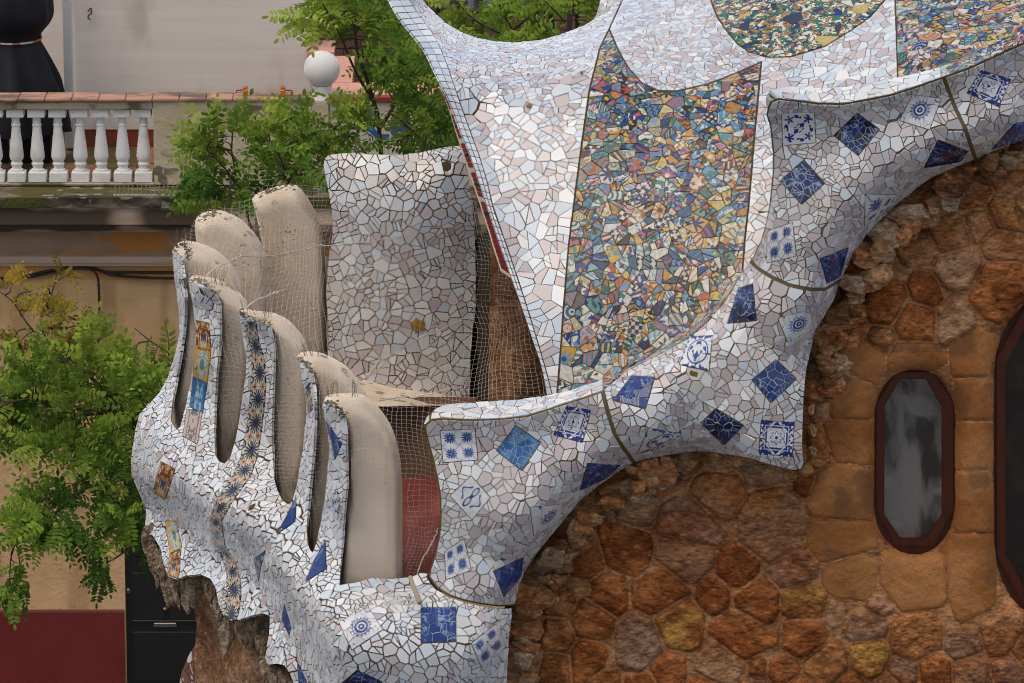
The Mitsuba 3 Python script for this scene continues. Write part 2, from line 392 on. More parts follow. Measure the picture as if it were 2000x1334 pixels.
def azulejo_tex(p, n, uv):
    ty = dr.floor(uv.x / 4)
    x, y = dr.clip(uv.x - 4 * ty - 1, -0.2, 1.2), uv.y
    cx, cy = x - .5, y - .5
    ax, ay = dr.abs(cx), dr.abs(cy)
    r = dr.sqrt(cx * cx + cy * cy); th = dr.atan2(cy, cx)
    fr = lambda v: v - dr.floor(v)
    on = lambda v, w=.012: smoothstep(w, -w, v)
    white, blue, mid = mi.Color3f(.70, .72, .76), mi.Color3f(.018, .04, .22), mi.Color3f(.10, .22, .50)
    # medallion
    ro, r = r, r / 1.32
    m = dr.maximum(on(dr.abs(r - .05) - .025), on(dr.abs(r - .14) - .028))
    m = dr.maximum(m, on(dr.abs(r - .20) - .012)); m = dr.maximum(m, on(r - .235 - .035 * dr.cos(th * 16)) * on(.215 - r) * .8)
    corner = dr.sqrt((ax - .46) ** 2 + (ay - .46) ** 2)
    m = dr.maximum(m, on(dr.abs(corner - .10) - .02) * smoothstep(.35, .6, noise(x * 22, y * 22)))
    medal = mix(white, dr.select(r < .13, blue, mix(blue, mid, .35)), m)
    r = ro
    # four stars joined by dotted diagonals
    qx, qy = fr(x * 2) - .5, fr(y * 2) - .5
    qr = dr.sqrt(qx * qx + qy * qy); qt = dr.atan2(qy, qx)
    st = on(qr - .36 * (.40 + .60 * dr.abs(dr.cos(qt * 6))), .03) * on(.05 - qr, .02)
    dg = on(dr.minimum(dr.abs(qx - qy), dr.abs(qx + qy)) - .034, .014) * dr.select(fr(qr * 14) < .6, 1.0, 0.0)
    stars = mix(white, mix(blue, mid, .25), dr.maximum(st, dg * .9))
    # octofoil in a lattice frame: white lines on blue
    fl = on(dr.abs(r - .19 * (.55 + .45 * dr.abs(dr.cos(th * 4)))) - .014)
    sq = dr.maximum(ax, ay)
    ring = dr.maximum(on(dr.abs(sq - .27) - .022), on(dr.abs(sq - .36) - .012))
    di = on(dr.abs(ax + ay - .52) - .022)
    curl = smoothstep(.50, .54, fbm(ax * 11 + 3, ay * 11, 2.0, 2)) * on(.39 - sq)
    inner = on(r - .185 * (.55 + .45 * dr.abs(dr.cos(th * 4))))
    lat = mix(mix(blue, white, on(sq - .25) * .85), blue, dr.maximum(fl, on(r - .05)))
    lat = mix(lat, white, dr.maximum(dr.maximum(ring, di), curl))
    # scroll
    sx, sy = dr.abs(cx + cy) * 6.5, dr.abs(cx - cy) * 6.5
    sc = smoothstep(.47, .50, fbm(sx + 2.3, sy + 1.1, 5.0, 2)) * on(sq - .44)
    fq = on(dr.sqrt((ax - .28) ** 2 + (ay - .28) ** 2) - .15 * (.6 + .4 * dr.cos(dr.atan2(ay - .28, ax - .28) * 5)))
    scroll = mix(white, blue, dr.maximum(sc, fq))
    # interlace
    i1 = dr.abs(dr.sqrt((ax * 2.6) ** 2 + (ay - .22) ** 2 * 1.2) - .20)
    i2 = dr.abs(ax - .30 - .10 * dr.cos(cy * 12))
    il = dr.maximum(on(i1 - .045), on(i2 - .03) * on(ay - .3))
    inter = mix(white, mix(blue, (.02, .16, .30), noise(x * 5, y * 5)), il); inter = mix(inter, blue, on(ax + ay - .07))
    # circle with plume
    pl = dr.maximum(on(dr.abs(r - .38) - .022), smoothstep(.52, .56, fbm(ax * 12, y * 9, 3.0, 2)) * on(r - .33))
    pl = dr.maximum(pl, smoothstep(.56, .6, fbm(ax * 10 + 7, ay * 10, 3.0, 2)) * on(.43 - r))
    plume = mix(white, mix(blue, mid, .3), pl)
    # orange and brown foliage, sunburst, blue band, pink band, flower ribbon
    b1, b2 = fbm(ax * 9 + 1.2 * noise(x * 6, y * 6), y * 7, 4.0, 2), fbm(ax * 11 + 5, y * 9, 6.0, 2)
    oran = mix(mix((.50, .26, .05), (.20, .05, .03), smoothstep(.48, .53, b1)), (.60, .52, .40), smoothstep(.58, .62, b2)); oran = mix(oran, (.05, .06, .22), on(r - .2) * smoothstep(.5, .55, b2))
    e = dr.sqrt((cx * 1.25) ** 2 + cy * cy)
    sun = mix(mi.Color3f(.56, .34, .08), (.42, .52, .60), on(e - .47)); sun = mix(sun, (.60, .50, .20), on(e - .30 - .02 * dr.cos(th * 18))); sun = mix(sun, (.12, .24, .26), on(e - .19)); sun = mix(sun, (.14, .30, .44), on(dr.abs(e - .40 - .03 * dr.cos(th * 12)) - .014))
    band = mix(mi.Color3f(.04, .15, .33), (.25, .42, .56), smoothstep(.50, .56, fbm(ax * 12, y * 8, 8.0, 2)) * on(ax - .25)); band = mix(band, (.02, .07, .22), on(dr.abs(ax - .34) - .02) * .8 + on(dr.abs(ax - .43) - .012) * .8)
    pink = mix(mi.Color3f(.46, .38, .36), (.14, .15, .17), smoothstep(.50, .55, fbm(ax * 12 + 9, y * 9, 2.0, 2)) * on(ax - .22)); pink = mix(pink, (.26, .12, .11), on(dr.abs(ax - .32) - .03))
    ry = y - dr.floor(y + .5)
    rr = dr.sqrt((cx * 1.0) ** 2 + ry * ry); rt = dr.atan2(ry, cx)
    blk = on(rr - .42 * (.30 + .70 * dr.abs(dr.cos(rt * 8))), .02)
    hy = y + .5 - dr.floor(y + 1.0)
    r5 = dr.sqrt((ax - .27) ** 2 + hy * hy); t5 = dr.atan2(hy, ax - .27)
    og = on(r5 - .17 * (.6 + .4 * dr.cos(t5 * 8)), .02)
    rib = mix(mi.Color3f(.58, .55, .47), (.22, .24, .22), smoothstep(.45, .6, noise(x * 16, y * 16, 3.0)) * .6)
    rib = mix(rib, (.035, .035, .055), blk); rib = mix(rib, (.02, .04, .22), on(rr - .09)); rib = mix(rib, (.52, .17, .03), og); rib = mix(rib, (.04, .03, .08), on(r5 - .05))
    rib = mix(rib, (.04, .04, .06), on(dr.abs(dr.sqrt((ax - .5) ** 2 + (dr.abs(ry) - .25) ** 2) - .11) - .035))
    sel = lambda k: dr.abs(ty - k) < .5
    c = medal
    for k, v in ((3, stars), (4, lat), (5, scroll), (6, inter), (7, oran), (8, sun), (9, band), (10, rib), (11, plume), (12, pink)):
        c = dr.select(sel(k), v, c)
    return c * (.86 + .2 * fbm(x * 4, y * 4, ty, 2))
mat('printed_mat', azulejo_tex, rough=0.15, spec=0.35)

def plaster_tex(p, n, uv):
    a = fbm(p.x * 3, p.y * 3, p.z * 1.2, 3); b = fbm(p.x * 14, p.y * 14, p.z * 14, 3)
    c = mix((.61, .505, .405), (.72, .62, .515), a)
    c = mix(c, (.50, .385, .29), smoothstep(.52, .72, fbm(p.x * 7, p.y * 7, p.z * .9, 3)) * .5)
    c = mix(c, (.20, .165, .125), smoothstep(.69, .76, fbm(p.x * 60, p.y * 60, p.z * 60, 2)) * .7 * smoothstep(.52, .66, fbm(p.x * 4 + 2, p.y * 4, p.z * 4, 3)))
    grime = smoothstep(.60, .72, b) * smoothstep(.35, .75, n.z)
    return mix(c, (.16, .14, .09), grime * .8)
mat('plaster_mat', plaster_tex, rough=0.85, spec=0.25, bump=lambda p, n, uv: fbm(p.x * 25, p.y * 25, p.z * 25, 3), bump_scale=0.002)

# ------------------------------------------------------------------ colours of single tiles
WHITE = [(.74, .77, .81), (.66, .71, .77), (.58, .65, .74), (.54, .485, .51), (.61, .54, .555), (.65, .615, .62), (.78, .785, .79), (.49, .45, .465), (.67, .655, .65)]
def white_col(weights):
    w = np.cumsum(weights) / np.sum(weights)
    def col(t):
        c = np.array(WHITE[int(np.searchsorted(w, t['rnd'][0]))]) * (0.88 + 0.15 * t['rnd'][1]) * np.array([.985, .995, 1.018])
        return c
    return col
ROOF_W, PARA_W, GREY_W = white_col([2, 4, 5, 3, 2, 1, 1, 1, 0]), white_col([3, 3, 1, 4, 2, 3, 2, 3, 3]), white_col([4, 3, 1, 1, 2, 4, 4, .5, 4])
def motif_uv(scale):
    def f(t):
        a = t['rnd'][2] * 6.283; ca, sa = math.cos(a), math.sin(a)
        q = t['p2'] - t['p2'].mean(0)
        s = int(t['rnd'][3] * 1000)
        return np.stack([s * 16 + 8 + (q[:, 0] * ca - q[:, 1] * sa) / scale, 8 + (q[:, 0] * sa + q[:, 1] * ca) / scale], 1)
    return f
def quad_uv(quad, ty):
    q = np.asarray(quad, float)[:4]
    A, B = [], []
    for (x, y), (u, v) in zip(q, [(0, 0), (1, 0), (1, 1), (0, 1)]):
        A += [[x, y, 1, 0, 0, 0, -u * x, -u * y], [0, 0, 0, x, y, 1, -v * x, -v * y]]; B += [u, v]
    h = np.append(np.linalg.solve(np.array(A), B), 1).reshape(3, 3)
    def f(px):
        w = np.column_stack([px, np.ones(len(px))]) @ h.T
        return np.column_stack([4 * ty + 1 + w[:, 0] / w[:, 2], 1 - w[:, 1] / w[:, 2]])
    return f
def inlay(holder, name, surf, poly, uvf, bsdf, r, gap, seed, bed=False, label=None, lift=0.0065):
    """One set-in tile, cut as it was cracked: one mesh."""
    ts = shards(surf, Polygon(poly), r, gap, seed, lift=lift, tilt=0.012, split=.35)
    if not ts: return
    v, f = cat_mesh([(t['v'], t['f']) for t in ts])
    uv = np.vstack([np.vstack([uvf(proj(t['v'][:t['m']]))] * 2) for t in ts])
    if bed:
        bv, bf = shell(surf, Polygon(poly).buffer(-0.5), thick=0.01, step=12, off=0.0035)
        uv = np.vstack([uv, np.tile([0, 5.0], (len(bv), 1))]); v, f = cat_mesh([(v, f), (bv, bf)])
    add(f'{holder}__{name}', (v, f), bsdf, uv=uv, label=label)

# ------------------------------------------------------------------ the gatehouse: roof
labels['gatehouse'] = {'label': 'gatehouse with a wavy mosaic roof, mosaic parapet and battlements over a brown rubble stone wall', 'category': 'building'}
G = 'gatehouse'
def R(pts): return Polygon(pts).buffer(0)
EDGE_OUT = [(754, -12), (778, 32), (807, 70), (831, 102), (849, 141), (863, 169), (877, 197), (898, 254), (916, 299), (933, 349), (947, 392), (972, 467), (1000, 548), (1021, 608), (1042, 671), (1057, 717), (1069, 785)]
EDGE_IN = [(790, -12), (814, 26), (842, 63), (859, 95), (873, 130), (888, 173), (902, 215), (919, 261), (937, 310), (951, 356), (961, 400), (988, 478), (1014, 555), (1035, 620), (1053, 680), (1067, 728), (1081, 785)]
RIDGE = [(812, -12), (842, 21), (870, 46), (898, 63), (926, 74), (958, 81), (1000, 85), (1053, 80), (1095, 69), (1141, 51), (1180, 28), (1212, 10), (1222, -12)]
roof_poly = R(EDGE_OUT + [(1180, 800), (1300, 740), (1400, 668), (1460, 580), (1485, 500), (1520, 330), (1520, 215), (1600, 215), (1750, 200), (1850, 160), (2015, 100), (2015, -12)] + RIDGE[::-1])
roof_pts = [(1090, 780, 30.15), (1250, 700, 30.2), (1400, 600, 30.25), (1080, 600, 30.45), (1250, 560, 30.42), (1420, 500, 30.45), (1040, 480, 30.72), (1200, 420, 30.72), (1350, 400, 30.72), (1480, 350, 30.75),
            (960, 330, 31.05), (1100, 300, 31.05), (1250, 300, 31.02), (1400, 280, 31.02), (1500, 250, 31.05), (920, 220, 31.4), (1000, 200, 31.4), (1100, 200, 31.38), (1250, 200, 31.35), (1400, 180, 31.4), (1550, 200, 31.25),
            (1000, 140, 31.75), (1080, 135, 31.75), (930, 120, 31.85), (1000, 105, 32.15), (1060, 100, 32.2), (1000, 88, 32.75), (940, 82, 32.6), (870, 50, 32.6), (850, 60, 32.2), (860, 100, 31.85), (830, 15, 32.7), (790, 0, 32.2), (1100, 100, 32.1), (1095, 72, 32.8), (1141, 54, 32.9),
            (1180, 90, 32.0), (1190, 32, 33.0), (1215, 12, 33.2), (1220, 60, 32.4), (1260, 30, 32.7), (1280, 100, 31.95), (1350, 50, 32.35), (1300, 160, 31.5), (1370, 130, 31.7), (1330, 0, 32.9), (1450, 0, 32.5), (1480, 90, 31.9), (1560, 80, 31.9), (1600, 0, 32.3), (1620, 130, 31.55), (1700, 60, 31.8), (1740, 0, 32.1), (1720, 150, 31.2),
            (1800, 100, 31.25), (1850, 0, 31.9), (1920, 60, 31.4), (2000, 0, 31.8), (2000, 70, 31.2), (1800, 30, 31.75)]
ROOF = Surf(roof_pts, (740, -20, 2020, 800), smooth=0.004)
PANEL = R([(1190, 58), (1172, 95), (1152, 175), (1138, 270), (1126, 360), (1111, 480), (1101, 600), (1094, 700), (1086, 790), (1180, 790), (1300, 720), (1410, 650), (1450, 545), (1455, 470), (1463, 400), (1471, 300), (1480, 200), (1487, 122),
           (1440, 143), (1380, 166), (1320, 179), (1285, 178), (1252, 162), (1226, 132), (1206, 96)])
GREEN = R([(1385, -12), (1392, 10), (1402, 35), (1420, 62), (1442, 88), (1462, 102), (1500, 113), (1545, 112), (1610, 92), (1660, 62), (1700, 34), (1740, -12)])
RIGHT = R([(1748, -12), (1751, 60), (1755, 190), (1850, 160), (2015, 100), (2015, -12)])
seam = lambda pts, w: LineString(pts).buffer(w)
seams = unary_union([seam(list(PANEL.exterior.coords), 1.3), seam(list(GREEN.exterior.coords), 1.2), seam(list(RIGHT.exterior.coords), 1.0), seam([(1190, 58), (1203, 30), (1222, -12)], 1.2), seam(EDGE_IN, 1.0)])
edge_band = R(EDGE_OUT + EDGE_IN[::-1])
roof_white = roof_poly.difference(unary_union([PANEL, GREEN, RIGHT, edge_band, seams]))
add(f'{G}__roof', shell(ROOF, roof_poly, 0.22, 10), 'roof_grout_mat', smooth=40)
def roof_size(x, y):
    s = 0.62 + 0.55 * np.clip((y - 60) / 420, 0, 1)
    s = np.where((x > 1180) & (x < 1450) & (y < 190), 0.68, s)
    return np.where(x > 1475, 0.98, s)
put_shards(f'{G}__roof', 'white_tile', shards(ROOF, roof_white, 0.058, 0.0040, 11, split=.72, size=roof_size, tilt=.022), 'glazed_mat', ROOF_W)
put_shards(f'{G}__roof', 'patterned_tile', shards(ROOF, PANEL.difference(seams), 0.066, 0.0046, 12, split=.75, tilt=.03, jit=1.3) + shards(ROOF, RIGHT.difference(seams), 0.066, 0.0046, 13, split=.75, tilt=.03, jit=1.3), 'patterned_mat', uvf=motif_uv(.075))
put_shards(f'{G}__roof', 'leaf_tile', shards(ROOF, GREEN.difference(seams), 0.075, 0.0025, 14, split=.4, tilt=.015), 'leaf_tile_mat', uvf=motif_uv(.10))
# rectangular tiles along the hanging edge
eo, ei = spline(EDGE_OUT, 61), spline(EDGE_IN, 61)
rects = []
rng = np.random.default_rng(5)
for i in range(60):
    rows = 2 if i < 44 else 1
    for k in range(rows):
        a, b = k / rows, (k + 1) / rows
        L = lambda s, t: eo[i + s] * (1 - t) + ei[i + s] * t
        rects.append(Polygon([L(0, a), L(0, b), L(1, b), L(1, a)]).buffer(-0.7, join_style=2))
edge_ts = []
for k, q in enumerate(rects):
    edge_ts += shards(ROOF, q, 5.0, 0.001, 1000 + k, split=0, tilt=.002, minarea=1e-5)
put_shards(f'{G}__roof', 'edge_tile', edge_ts, 'glazed_mat', white_col([2, 5, 5, 0, 0, 0, 1, 0, 0]))

# ------------------------------------------------------------------ parapet
BOT = [(1003, 1181), (1014, 1144), (1021, 1120), (1042, 1088), (1063, 1060), (1098, 1018), (1133, 975), (1169, 947), (1204, 922), (1239, 901), (1271, 894), (1309, 887), (1359, 880), (1394, 882), (1429, 887), (1460, 892), (1511, 908), (1549, 917), (1564, 915), (1569, 903), (1566, 870), (1567, 823), (1569, 770), (1574, 717), (1587, 664), (1604, 625), (1625, 590), (1640, 548), (1661, 506), (1690, 459), (1717, 431), (1752, 396), (1812, 349), (1858, 328), (1904, 310), (1950, 289), (2015, 266)]
TOP_HI = [(2015, 76), (1950, 106), (1893, 132), (1837, 152), (1788, 169), (1738, 185), (1692, 194), (1647, 202), (1597, 201), (1551, 195), (1520, 192), (1506, 197), (1499, 212)]
STEP = [(1497, 225), (1504, 247), (1509, 300), (1509, 335), (1506, 370), (1502, 405), (1495, 440), (1486, 470), (1470, 503)]
TOP_LO = [(1464, 511), (1439, 555), (1418, 590), (1383, 629), (1348, 661), (1305, 685), (1263, 706), (1221, 728), (1176, 764), (1112, 785), (1070, 799), (1028, 812), (985, 817), (943, 819), (901, 819), (866, 817), (843, 820), (831, 830)]
LEFT = [(830, 838), (832, 850), (845, 898), (853, 933), (859, 968), (860, 1011), (857, 1046), (850, 1081), (839, 1116), (837, 1127)]
JOINT = [(837, 1127), (852, 1148), (876, 1164), (908, 1174), (943, 1181), (978, 1185), (1003, 1183)]
para_poly = R(BOT + TOP_HI + STEP + TOP_LO + LEFT + JOINT)
def inner(pts, dist, poly):
    out = []
    for x, y in pts:
        g = shapely.ops.nearest_points(poly.buffer(-dist), Point(x, y))[0]
        out.append((g.x, g.y))
    return out
pp = []
pp += [(x, y, 29.80) for x, y in BOT[1:14:2]] + [(x, y, 29.56) for x, y in inner(BOT[1:14:2], 22, para_poly)] + [(x, y, 29.80) for x, y in BOT[24:38:2]] + [(x, y, 29.55) for x, y in inner(BOT[24:38:2], 24, para_poly)]
pp += [(1460, 888, 29.5), (1511, 900, 29.46), (1560, 913, 29.47), (1535, 908, 29.46), (1562, 840, 29.47), (1570, 760, 29.52)]
pp += [(x, y, 29.40) for x, y in TOP_HI[1:11:2]] + [(x, y, 29.50) for x, y in inner(TOP_HI[1:11:2], 45, para_poly)]
pp += [(1510, 210, 29.42), (1530, 270, 29.52), (1520, 340, 29.52), (1515, 420, 29.5), (1500, 470, 29.52), (1580, 330, 29.50), (1620, 380, 29.42), (1700, 280, 29.46), (1660, 330, 29.42), (1560, 440, 29.44), (1560, 520, 29.44), (1800, 240, 29.44)]
pp += [(x, y, 29.72) for x, y in TOP_LO[0:8:1]] + [(x, y, 29.56) for x, y in inner(TOP_LO[0:8:1], 28, para_poly)] + [(x, y, 29.47) for x, y in inner(TOP_LO[0:8:2], 75, para_poly)]
pp += [(x, y, 29.48) for x, y in TOP_LO[8:16:2]] + [(x, y, 29.52) for x, y in inner(TOP_LO[9:16:2], 45, para_poly)]
pp += [(1480, 660, 29.47), (1450, 760, 29.44), (1380, 800, 29.50), (1330, 830, 29.54), (1500, 840, 29.44), (1200, 850, 29.46), (1080, 930, 29.46), (980, 960, 29.42), (900, 920, 29.46), (920, 1060, 29.42), (980, 1090, 29.50), (870, 1120, 29.40), (930, 1160, 29.36), (990, 1165, 29.55)]
PARA = Surf(pp, (820, 60, 2020, 1200), smooth=0.003)
joints = unary_union([seam([(1838, 135), (1850, 170), (1868, 215), (1885, 250), (1896, 285), (1906, 312)], 3.2), seam([(1464, 506), (1478, 522), (1505, 540), (1540, 556), (1580, 565), (1610, 565), (1645, 545)], 3.2), seam([(1175, 755), (1186, 800), (1200, 845), (1218, 875), (1236, 900)], 3.4), seam(JOINT, 3.0),
                      seam([(2015, 76)] + TOP_HI[1:] + STEP[:9], 2.6), seam(TOP_LO[8:] + LEFT, 2.2)])
TILES = [('p5', [(1527, 221), (1590, 220), (1593, 278), (1529, 283)]), ('c', [(1674, 220), (1717, 253), (1676, 304), (1629, 264)]), ('p2', [(1782, 185), (1837, 192), (1815, 253), (1758, 235)]), ('p4', [(1916, 137), (1973, 155), (1950, 208), (1890, 181)]),
         ('c', [(1570, 313), (1611, 358), (1566, 399), (1525, 353)]), ('c', [(1832, 273), (1890, 294), (1875, 315), (1804, 327)]), ('c', [(2012, 236), (2012, 268), (1936, 291), (1981, 241)]), ('p3', [(1689, 379), (1750, 380), (1724, 416), (1688, 440)]),
         ('p3', [(1501, 451), (1548, 435), (1555, 499), (1499, 513)]), ('c', [(1601, 504), (1656, 483), (1640, 540), (1614, 553)]), ('c', [(1443, 564), (1471, 555), (1478, 625), (1422, 632)]), ('p2', [(1520, 622), (1580, 604), (1587, 640), (1538, 668)]),
         ('p11', [(1348, 659), (1392, 657), (1385, 724), (1328, 713)]), ('c', [(1515, 703), (1554, 740), (1506, 786), (1469, 742)]), ('c', [(1235, 735), (1279, 738), (1260, 798), (1198, 782)]), ('c', [(1399, 798), (1452, 830), (1415, 868), (1369, 826)]),
         ('p4', [(1487, 821), (1550, 825), (1547, 891), (1483, 885)]), ('p4', [(1107, 794), (1154, 801), (1137, 864), (1082, 849)]), ('p11', [(1267, 836), (1329, 847), (1302, 870), (1244, 886)]), ('p3', [(860, 841), (927, 838), (933, 898), (866, 903)]),
         ('c', [(1007, 831), (1056, 864), (1019, 919), (970, 880)]), ('p6', [(920, 930), (957, 972), (922, 1014), (880, 968)]), ('p3', [(869, 1077), (906, 1053), (920, 1113), (871, 1132)]), ('c', [(963, 1116), (1021, 1088), (1016, 1125), (984, 1166)]),
         ('c', [(1147, 905), (1211, 908), (1183, 934), (1132, 957)]), ('p2', [(1035, 991), (1100, 984), (1085, 1015), (1042, 1046)])]
holes = unary_union([Polygon(q) for _, q in TILES])
add(f'{G}__parapet', shell(PARA, para_poly, 0.30, 10), 'parapet_grout_mat', smooth=40)
def para_size(x, y):
    d = shapely.distance(shapely.points(x, y), para_poly.exterior)
    return np.where(d < 14, 0.75, 1.0)
put_shards(f'{G}__parapet', 'white_tile', shards(PARA, para_poly.difference(unary_union([joints, holes.buffer(0.8)])), 0.050, 0.0046, 21, split=.6, size=para_size, tilt=.025, jit=1.2), 'glazed_mat', PARA_W)
BRIGHT = [.3, .9, .2, .95, .1, .8, .3, .5, .85, .15]
LIGHT_ID = {20: 0, 23: 1, 24: 1, 25: 1, 14: 1, 6: 1, 9: 1}
def cobalt_id(k, want):
    """A number whose random shade is dark, middle or light."""
    def cr(x, y, z):
        x, y, z = [(v + 1000000) & 0xFFFFFFFF for v in (x, y, z)]
        h = (x * 374761393 + y * 668265263 + z * 2147483647) & 0xFFFFFFFF
        h = ((h ^ (h >> 13)) * 1274126177) & 0xFFFFFFFF
        return ((h ^ (h >> 16)) & 0xFFFFFF) / 16777215
    lo, hi = {'d': (0, .42), 'm': (.42, .72), 'l': (.72, 1.01)}[want]
    n = k * 7
    while not lo < cr(n, 3, 9) <= hi: n += 1
    return n
SHADE = {20: 'l', 23: 'm', 24: 'm', 14: 'm', 6: 'm', 9: 'm', 10: 'd', 13: 'm', 15: 'd'}
for k, (kind, q) in enumerate(TILES):
    if kind == 'c': inlay(f'{G}__parapet', 'cobalt_tile', PARA, q, quad_uv(q, cobalt_id(k + 1, SHADE.get(k, 'd'))), 'cobalt_mat', 0.042, 0.003, 300 + k, bed=True)
    else: inlay(f'{G}__parapet', 'printed_tile', PARA, q, quad_uv(q, int(kind[1:])), 'printed_mat', 0.055, 0.0009, 300 + k)
# caps: the upward-facing rims
CAP_HI = [(2015, 32), (1946, 81), (1893, 109), (1837, 132), (1805, 141), (1752, 154), (1703, 162), (1647, 172), (1597, 173), (1541, 171), (1504, 176), (1497, 190)]
CAP_LO = [(1483, 500), (1452, 530), (1425, 565), (1398, 600), (1360, 632), (1325, 655), (1285, 680), (1245, 703), (1205, 728), (1169, 746), (1109, 765), (1067, 774), (1018, 781), (965, 785), (919, 787), (877, 791), (852, 798), (835, 813), (829, 828)]
def cap(top, front, dfront, dback, name_, seed, bounds):
    poly = R(front + top[::-1])
    s = Surf([(x, y, dfront(x, y)) for x, y in front] + [(x, y, dback(x, y)) for x, y in top], bounds, smooth=0.001)
    return poly, s
hi_poly, HI = cap(CAP_HI, TOP_HI, lambda x, y: float(PARA.d(x, y)) + .01, lambda x, y: float(PARA.d(x, y)) + (.03 + .23 * min(max((x - 1500) / 60, 0), 1)), 'cap', 31, (1480, 20, 2020, 230))
lo_poly, LO = cap(CAP_LO, TOP_LO, lambda x, y: float(PARA.d(x, y)) + .01, lambda x, y: float(PARA.d(x, y)) + (.03 + .21 * min(max((x - 835) / 50, 0), 1)), 'cap', 32, (820, 490, 1490, 850))
add(f'{G}__parapet__rim', shell(HI, hi_poly, 0.2, 8), 'parapet_grout_mat', smooth=40)
add(f'{G}__parapet__rim', shell(LO, lo_poly, 0.2, 8), 'parapet_grout_mat', smooth=40)
pat_hi, pat_lo = R([(1838, 90), (1838, 160), (2020, 120), (2020, 0)]), R([(1178, 700), (1178, 790), (1490, 560), (1500, 480), (1440, 480)])
put_shards(f'{G}__parapet', 'rim_tile', shards(HI, hi_poly.difference(pat_hi), 0.06, 0.004, 33, tilt=.04) + shards(LO, lo_poly.difference(pat_lo), 0.06, 0.004, 34, tilt=.04), 'glazed_mat', white_col([3, 3, 2, 1, 1, 1, 3, 0, 1]))
put_shards(f'{G}__parapet', 'patterned_tile', shards(HI, hi_poly.intersection(pat_hi), 0.05, 0.004, 35, tilt=.04) + shards(LO, lo_poly.intersection(pat_lo), 0.05, 0.004, 36, tilt=.04), 'patterned_mat', uvf=motif_uv(.075))
# ------------------------------------------------------------------ balcony wall: rolled mosaic skirt with battlements
def base_d(x): return 29.4 + .0066 * (674 - np.asarray(x, float))
fp = []
ST = {1: ([(674, 820), (679, 900), (679, 947), (674, 999), (670, 1052), (664, 1144)], [(631, 795), (642, 850), (645, 876), (637, 964), (630, 1010), (621, 1052), (612, 1079)]),
      2: ([(609, 731), (615, 752), (617, 806), (614, 876), (607, 947), (603, 999), (600, 1035), (602, 1063)], [(591, 742), (600, 806), (596, 841), (587, 911), (582, 940), (575, 971), (566, 987)]),
      3: ([(528, 640), (534, 664), (537, 699), (535, 752), (532, 858), (535, 894), (536, 929), (542, 957)], [(467, 611), (472, 640), (482, 699), (481, 735), (475, 770), (463, 851), (454, 876), (440, 903)]),
      4: ([(421, 573), (430, 597), (431, 629), (430, 682), (424, 735), (421, 787), (420, 841), (422, 890)], [(368, 548), (372, 576), (382, 640), (382, 682), (377, 717), (372, 752), (363, 798), (352, 833)]),
      5: ([(354, 499), (363, 560), (363, 618), (357, 675), (347, 735), (338, 787), (335, 823)], [(337, 488), (340, 530), (348, 590), (352, 640), (347, 680), (335, 720), (312, 760)])}
DM = {1: 29.4, 2: 30.0, 3: 30.6, 4: 31.2, 5: 31.8, 6: 32.45, 7: 33.05}
for k, (r_, l_) in ST.items():
    for x, y in r_[:-2]: fp.append((x, y, DM[k]))
    for x, y in l_[:-3]: fp.append((x, y, DM[k] + .17))
for x, y, o in [(290, 800, -.6), (345, 850, -.75), (400, 905, -.75), (440, 935, -.8), (500, 975, -.85), (550, 1030, -.85), (600, 1115, -.8),
                (262, 890, -1.0), (300, 930, -1.25), (340, 950, -1.25), (385, 985, -1.2), (430, 1030, -1.25), (480, 1050, -1.25), (525, 1110, -1.2), (560, 1150, -1.2), (590, 1190, -1.15),
                (284, 990, -.3), (327, 1014, -.3), (370, 1042, -.3), (405, 1063, -.35), (444, 1087, -.35), (484, 1112, -.35), (508, 1150, -.35), (530, 1195, -.45), (557, 1222, -.55), (585, 1276, -.6), (607, 1329, -.6),
                (300, 1045, -.65), (340, 1110, -1.0), (375, 1110, -.75), (412, 1125, -.75), (452, 1200, -1.15), (490, 1195, -.95), (520, 1195, -.75), (350, 1075, -.8), (450, 1140, -.85),
                (521, 1290, -1.0), (545, 1290, -1.1), (565, 1305, -1.0), (548, 1250, -.85), (535, 1220, -.7)]:
    fp.append((x, y, float(base_d(x)) + o * .42))
fp += [(640, 1160, 29.28), (700, 1150, 29.30), (760, 1150, 29.35), (800, 1150, 29.42), (830, 1135, 29.45), (625, 1225, 29.22), (690, 1195, 29.10), (760, 1190, 29.12), (830, 1190, 29.18), (900, 1190, 29.24), (980, 1195, 29.42),
       (650, 1270, 29.05), (720, 1250, 28.96), (800, 1250, 28.98), (900, 1260, 29.04), (965, 1260, 29.2), (988, 1260, 29.45), (630, 1300, 29.35), (665, 1334, 29.1), (760, 1340, 28.99), (900, 1340, 29.08), (985, 1340, 29.45)]
FACADE = Surf(fp, (240, 470, 1010, 1350), smooth=0.04)
slots = [[(617, 806), (614, 876), (607, 947), (603, 999), (600, 1035), (602, 1063), (607, 1075), (612, 1079), (621, 1052), (630, 1010), (637, 964), (642, 911), (645, 876), (642, 848), (631, 795), (630, 700), (609, 725), (615, 760)],
         [(537, 699), (535, 752), (532, 858), (535, 894), (536, 929), (542, 957), (552, 978), (566, 987), (575, 971), (582, 940), (587, 911), (593, 876), (596, 841), (600, 806), (597, 770), (590, 738), (580, 650), (528, 638), (534, 664)],
         [(431, 629), (430, 682), (424, 735), (421, 787), (420, 841), (422, 890), (429, 902), (440, 905), (450, 894), (463, 851), (470, 805), (475, 770), (481, 735), (482, 699), (472, 640), (467, 605), (450, 560), (421, 571), (430, 597)],
         [(363, 618), (357, 675), (347, 735), (338, 787), (335, 823), (347, 840), (352, 833), (363, 798), (372, 752), (377, 717), (382, 682), (383, 640), (378, 597), (368, 540), (354, 497), (360, 540), (363, 580)]]
